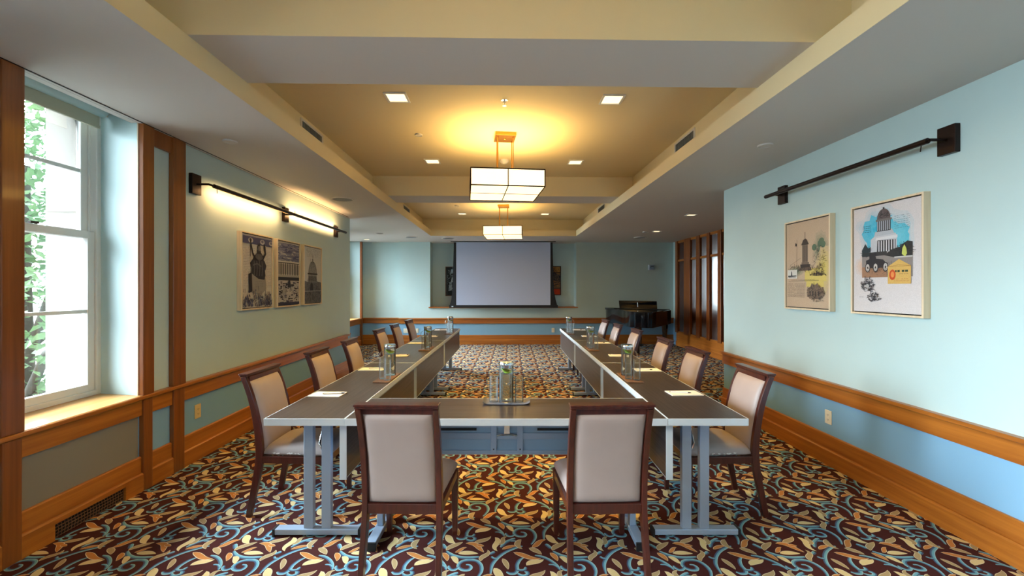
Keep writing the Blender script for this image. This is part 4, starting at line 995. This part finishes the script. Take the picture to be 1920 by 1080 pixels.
for sg, nm, i, Z in sets:
    X = (-1.022, -1.035, -1.015)[i] if sg < 0 else (.962, .965, .94)[i]
    where = '%s set on the %s table row' % (names[i], nm)
    b = inst(BD, cw(X, Z, PT), -YAW, 'thin walnut board under the %s' % where, 'walnut serving boards'); b['category'] = 'tray'
    zt = PT+.0092
    inst(pr[sg], cw(X+sg*.004, Z+.09, zt), -YAW, 'lidded glass water pitcher in the %s' % where, 'lidded water pitchers')
    inst(GL, cw(X-.022, Z-.055, zt), 0, 'tall empty glass left of its twin in the %s' % where, 'tall water glasses')
    inst(GL, cw(X+.031, Z-.105, zt), 0, 'tall empty glass right of its twin in the %s' % where, 'tall water glasses')
    for k in range(2):
        s = inst(SL, cw(X+sg*.004+(-.012 if k else .012), Z+.09-.004*k, zt+.190+.012*k), k*1.3, ('lower' if not k else 'upper')+' lemon slice floating in the pitcher of the %s' % where, 'floating lemon slices')
        s.rotation_euler.x = .25+.3*k
# centre set on a slate tray with curled ends
ct_ = thing('serving_tray', 'slate grey tray with curled up ends on the front table', 'tray', cw(-.036, 2.79, PT), -YAW)
m = MB(); n = 16; vs = []
for k in range(n+1):
    x = -.15+.30*k/n; z = .003+.014*max(0, (abs(x)-.11)/.04)**2
    for y in (-.065, .065):
        vs += [(x, y, z), (x, y, z+.003)]
fs = []
for k in range(n): a = 4*k; fs += [(a, a+4, a+6, a+2), (a+1, a+3, a+7, a+5), (a, a+1, a+5, a+4), (a+2, a+6, a+7, a+3)]
fs += [(0, 2, 3, 1), (4*n, 4*n+1, 4*n+3, 4*n+2)]
m.add(vs, fs); m.build('tray_base', M['slate'], ct_, smooth=40)
m = MB()
for a in (-.1, .1): m.box(a-.01, a+.01, -.05, .05, 0, .003)
m.build('tray_pads', M['rubber'], ct_)
zt = PT+.0063
cp = dup(pr[1]); place(cp, cw(-.037, 2.80, zt), -YAW+PI/2, 'lidded glass water pitcher on the grey tray on the front table', 'lidded water pitchers')
g = dup(GL); place(g, cw(-.119, 2.79, zt), 0, 'tall empty glass on the grey tray, left of the pitcher', 'tall water glasses')
g = dup(GL); place(g, cw(.046, 2.79, zt), 0, 'tall empty glass on the grey tray, right of the pitcher', 'tall water glasses')
for k in range(2):
    s = dup(SL); place(s, cw(-.037+(-.010 if k else .010), 2.80, zt+.190+.012*k), 1.1*k, ('lower' if not k else 'upper')+' lemon slice in the pitcher on the grey tray', 'floating lemon slices'); s.rotation_euler.x = .2+.3*k

# note pads with pens
def make_pad():
    m = MB()
    for k in range(4): m.box(-.11+.0004*k, .11-.0003*k, -.066, .066, .0012*k, .0012*k+.0011)
    return m.build('paper_pad', M['paper'])
def make_pen():
    t = thing('ballpoint_pen', None, 'pen')
    m = MB(); m.tube([(-.065, 0, .005), (.05, 0, .005)], .0046, 10); m.build('barrel', M['paper'], t, smooth=40)
    m = MB(); m.tube([(.0505, 0, .005), (.066, 0, .005), (.073, 0, .0045)], [.0046, .0035, .001], 10); m.build('tip', M['ink'], t, smooth=40)
    m = MB(); m.box(-.068, -.03, -.0012, .0012, .010, .0115); m.tube([(-.072, 0, .005), (-.0655, 0, .005)], .0035, 8); m.build('clip', M['chrome'], t)
    return t
PD = make_pad(); PD['category'] = 'note pad'; PN = make_pen()
lp = [(-1.278, 2.995), (-1.27, 3.93), (-1.245, 4.72), (-1.27, 5.78), (-1.25, 6.6), (-1.25, 7.6)]
rp = [(1.205, 3.03), (1.215, 3.89), (1.17, 4.72), (1.20, 5.80), (1.18, 6.6), (1.18, 7.6)]
for nm, lst, a in (('left', lp, 2), ('right', rp, -2)):
    for i, (X, Z) in enumerate(lst):
        rr = -YAW+math.radians(a*((i % 3)-1)*1.5)
        inst(PD, cw(X, Z, PT), rr, 'white note pad on the %s table row, %s of the six' % (nm, ordn[i]), 'white note pads')
        inst(PN, cw(X+.045*(1 if nm == 'left' else -.6), Z-.005, PT+.0049), rr+.25*(1 if nm == 'left' else -1), 'pen lying on the %s note pad of the %s row' % (ordn[i], nm), 'pens on the note pads')

# ------------------------------------------------------------------ grand piano
K = cw(3.84, 10.43); A = math.radians(35)
# local x (v) runs from keyboard to tail, local y (u) along the keyboard away from K
pn = thing('grand_piano', 'black lacquered grand piano in the far right corner', 'piano', K, 0)
vd = Vector((-math.sin(A+YAW), -math.cos(A+YAW), 0)); ud = Vector((-math.cos(A+YAW), math.sin(A+YAW), 0))
PM = Matrix((ud, vd, Vector((0, 0, 1)))).transposed().to_4x4()   # local (u, v, z)
OUT = spline([(0, 0), (0, .7), (0, 1.36), (.03, 1.45), (.12, 1.50), (.34, 1.50), (.50, 1.46), (.63, 1.33), (.72, 1.16), (.86, .98), (1.06, .84), (1.26, .74), (1.40, .62), (1.47, .45), (1.48, .28), (1.48, 0)], 3)
def ring(mb, out, th, z0, z1):
    n = len(out); cx, cy = .65, .7
    inn = [(cx+(x-cx)*(1-th/.7), cy+(y-cy)*(1-th/.7)) for x, y in out]
    vs = [PM @ Vector((x, y, z)) for z in (z0, z1) for x, y in out]+[PM @ Vector((x, y, z)) for z in (z0, z1) for x, y in inn]
    fs = []
    for i in range(n):
        j = (i+1) % n; fs += [(i, j, n+j, n+i), (2*n+i, 3*n+i, 3*n+j, 2*n+j), (i, 2*n+i, 2*n+j, j), (n+i, n+j, 3*n+j, 3*n+i)]
    mb.add(vs, fs)
m = MB(); ring(m, [p for p in OUT if p[1] >= .0], .05, .62, .945); m.build('rim', M['piano'], pn, smooth=30)
m = MB(); m.prism([(.05+x*.932, .04+y*.94) for x, y in OUT], .64, .66, M=PM); m.build('soundboard', M['walnut'], pn)
m = MB(); m.prism([(-.02+x*1.03, .30+(y-.30)*1.015) for x, y in OUT if y >= .45]+[], .947, .965, M=PM)
m.build('lid', M['piano'], pn, bevel=.004)
m = MB(); m.prism([(-.02, .17), (1.505, .17), (1.505, .455), (-.02, .455)], .9655, .985, M=PM); m.build('front_lid', M['piano'], pn, bevel=.004)
m = MB(); m.box(.055, 1.42, .01, .25, .60, .68, M=PM); m.box(.055, 1.42, .17, .19, .68, .944, M=PM); m.build('key_bed', M['piano'], pn, bevel=.006)
m = MB(); m.box(.09, 1.39, .02, .16, .681, .70, M=PM); ks = m.build('white_keys', M['paper'], pn)
m = MB()
for k in range(36):
    if k % 7 in (2, 6): continue
    m.box(.11+k*.0355, .122+k*.0355, .07, .16, .7005, .712, M=PM)
m.build('black_keys', M['piano'], pn)
m = MB()
for dz in (0,):
    Md = PM @ Matrix.Translation((.72, .27, .986)) @ Matrix.Rotation(math.radians(-14), 4, 'X')
    m.box(-.47, .47, -.008, .008, 0, .185, M=Md)
d = m.build('music_desk', M['piano'], pn, bevel=.004)
m = MB(); m.box(-.008, .004, .0085, .011, .03, .15, M=Md); m.build('desk_prop', M['edge'], d)
for u, v in ((.12, .10), (1.36, .10), (.38, 1.28)):
    m = MB(); q = PM @ Vector((u, v, 0))
    m.lathe([(.04, .03), (.045, .06), (.04, .12), (.055, .30), (.07, .50), (.075, .56), (.075, .619)], 8, c=q); lg = m.build('leg', M['piano'], pn, smooth=30)
    m = MB(); m.lathe([(.02, 0), (.03, .004), (.03, .028), (.02, .03)], 12, c=q); m.build('caster', M['brass'], lg)
m = MB()
for u in (.66, .78): m.tube([PM @ Vector((u, .22, .10)), PM @ Vector((u, .2, .36)), PM @ Vector((u, .2, .62))], .014, 8)
m.box(.62, .82, .14, .26, .05, .11, M=PM); m.build('pedal_lyre', M['piano'], pn)
m = MB()
for u in (.68, .72, .76): m.box(u-.009, u+.009, .02, .139, .06, .068, M=PM)
m.build('pedals', M['brass'], pn)

print('objects', len(bpy.data.objects))
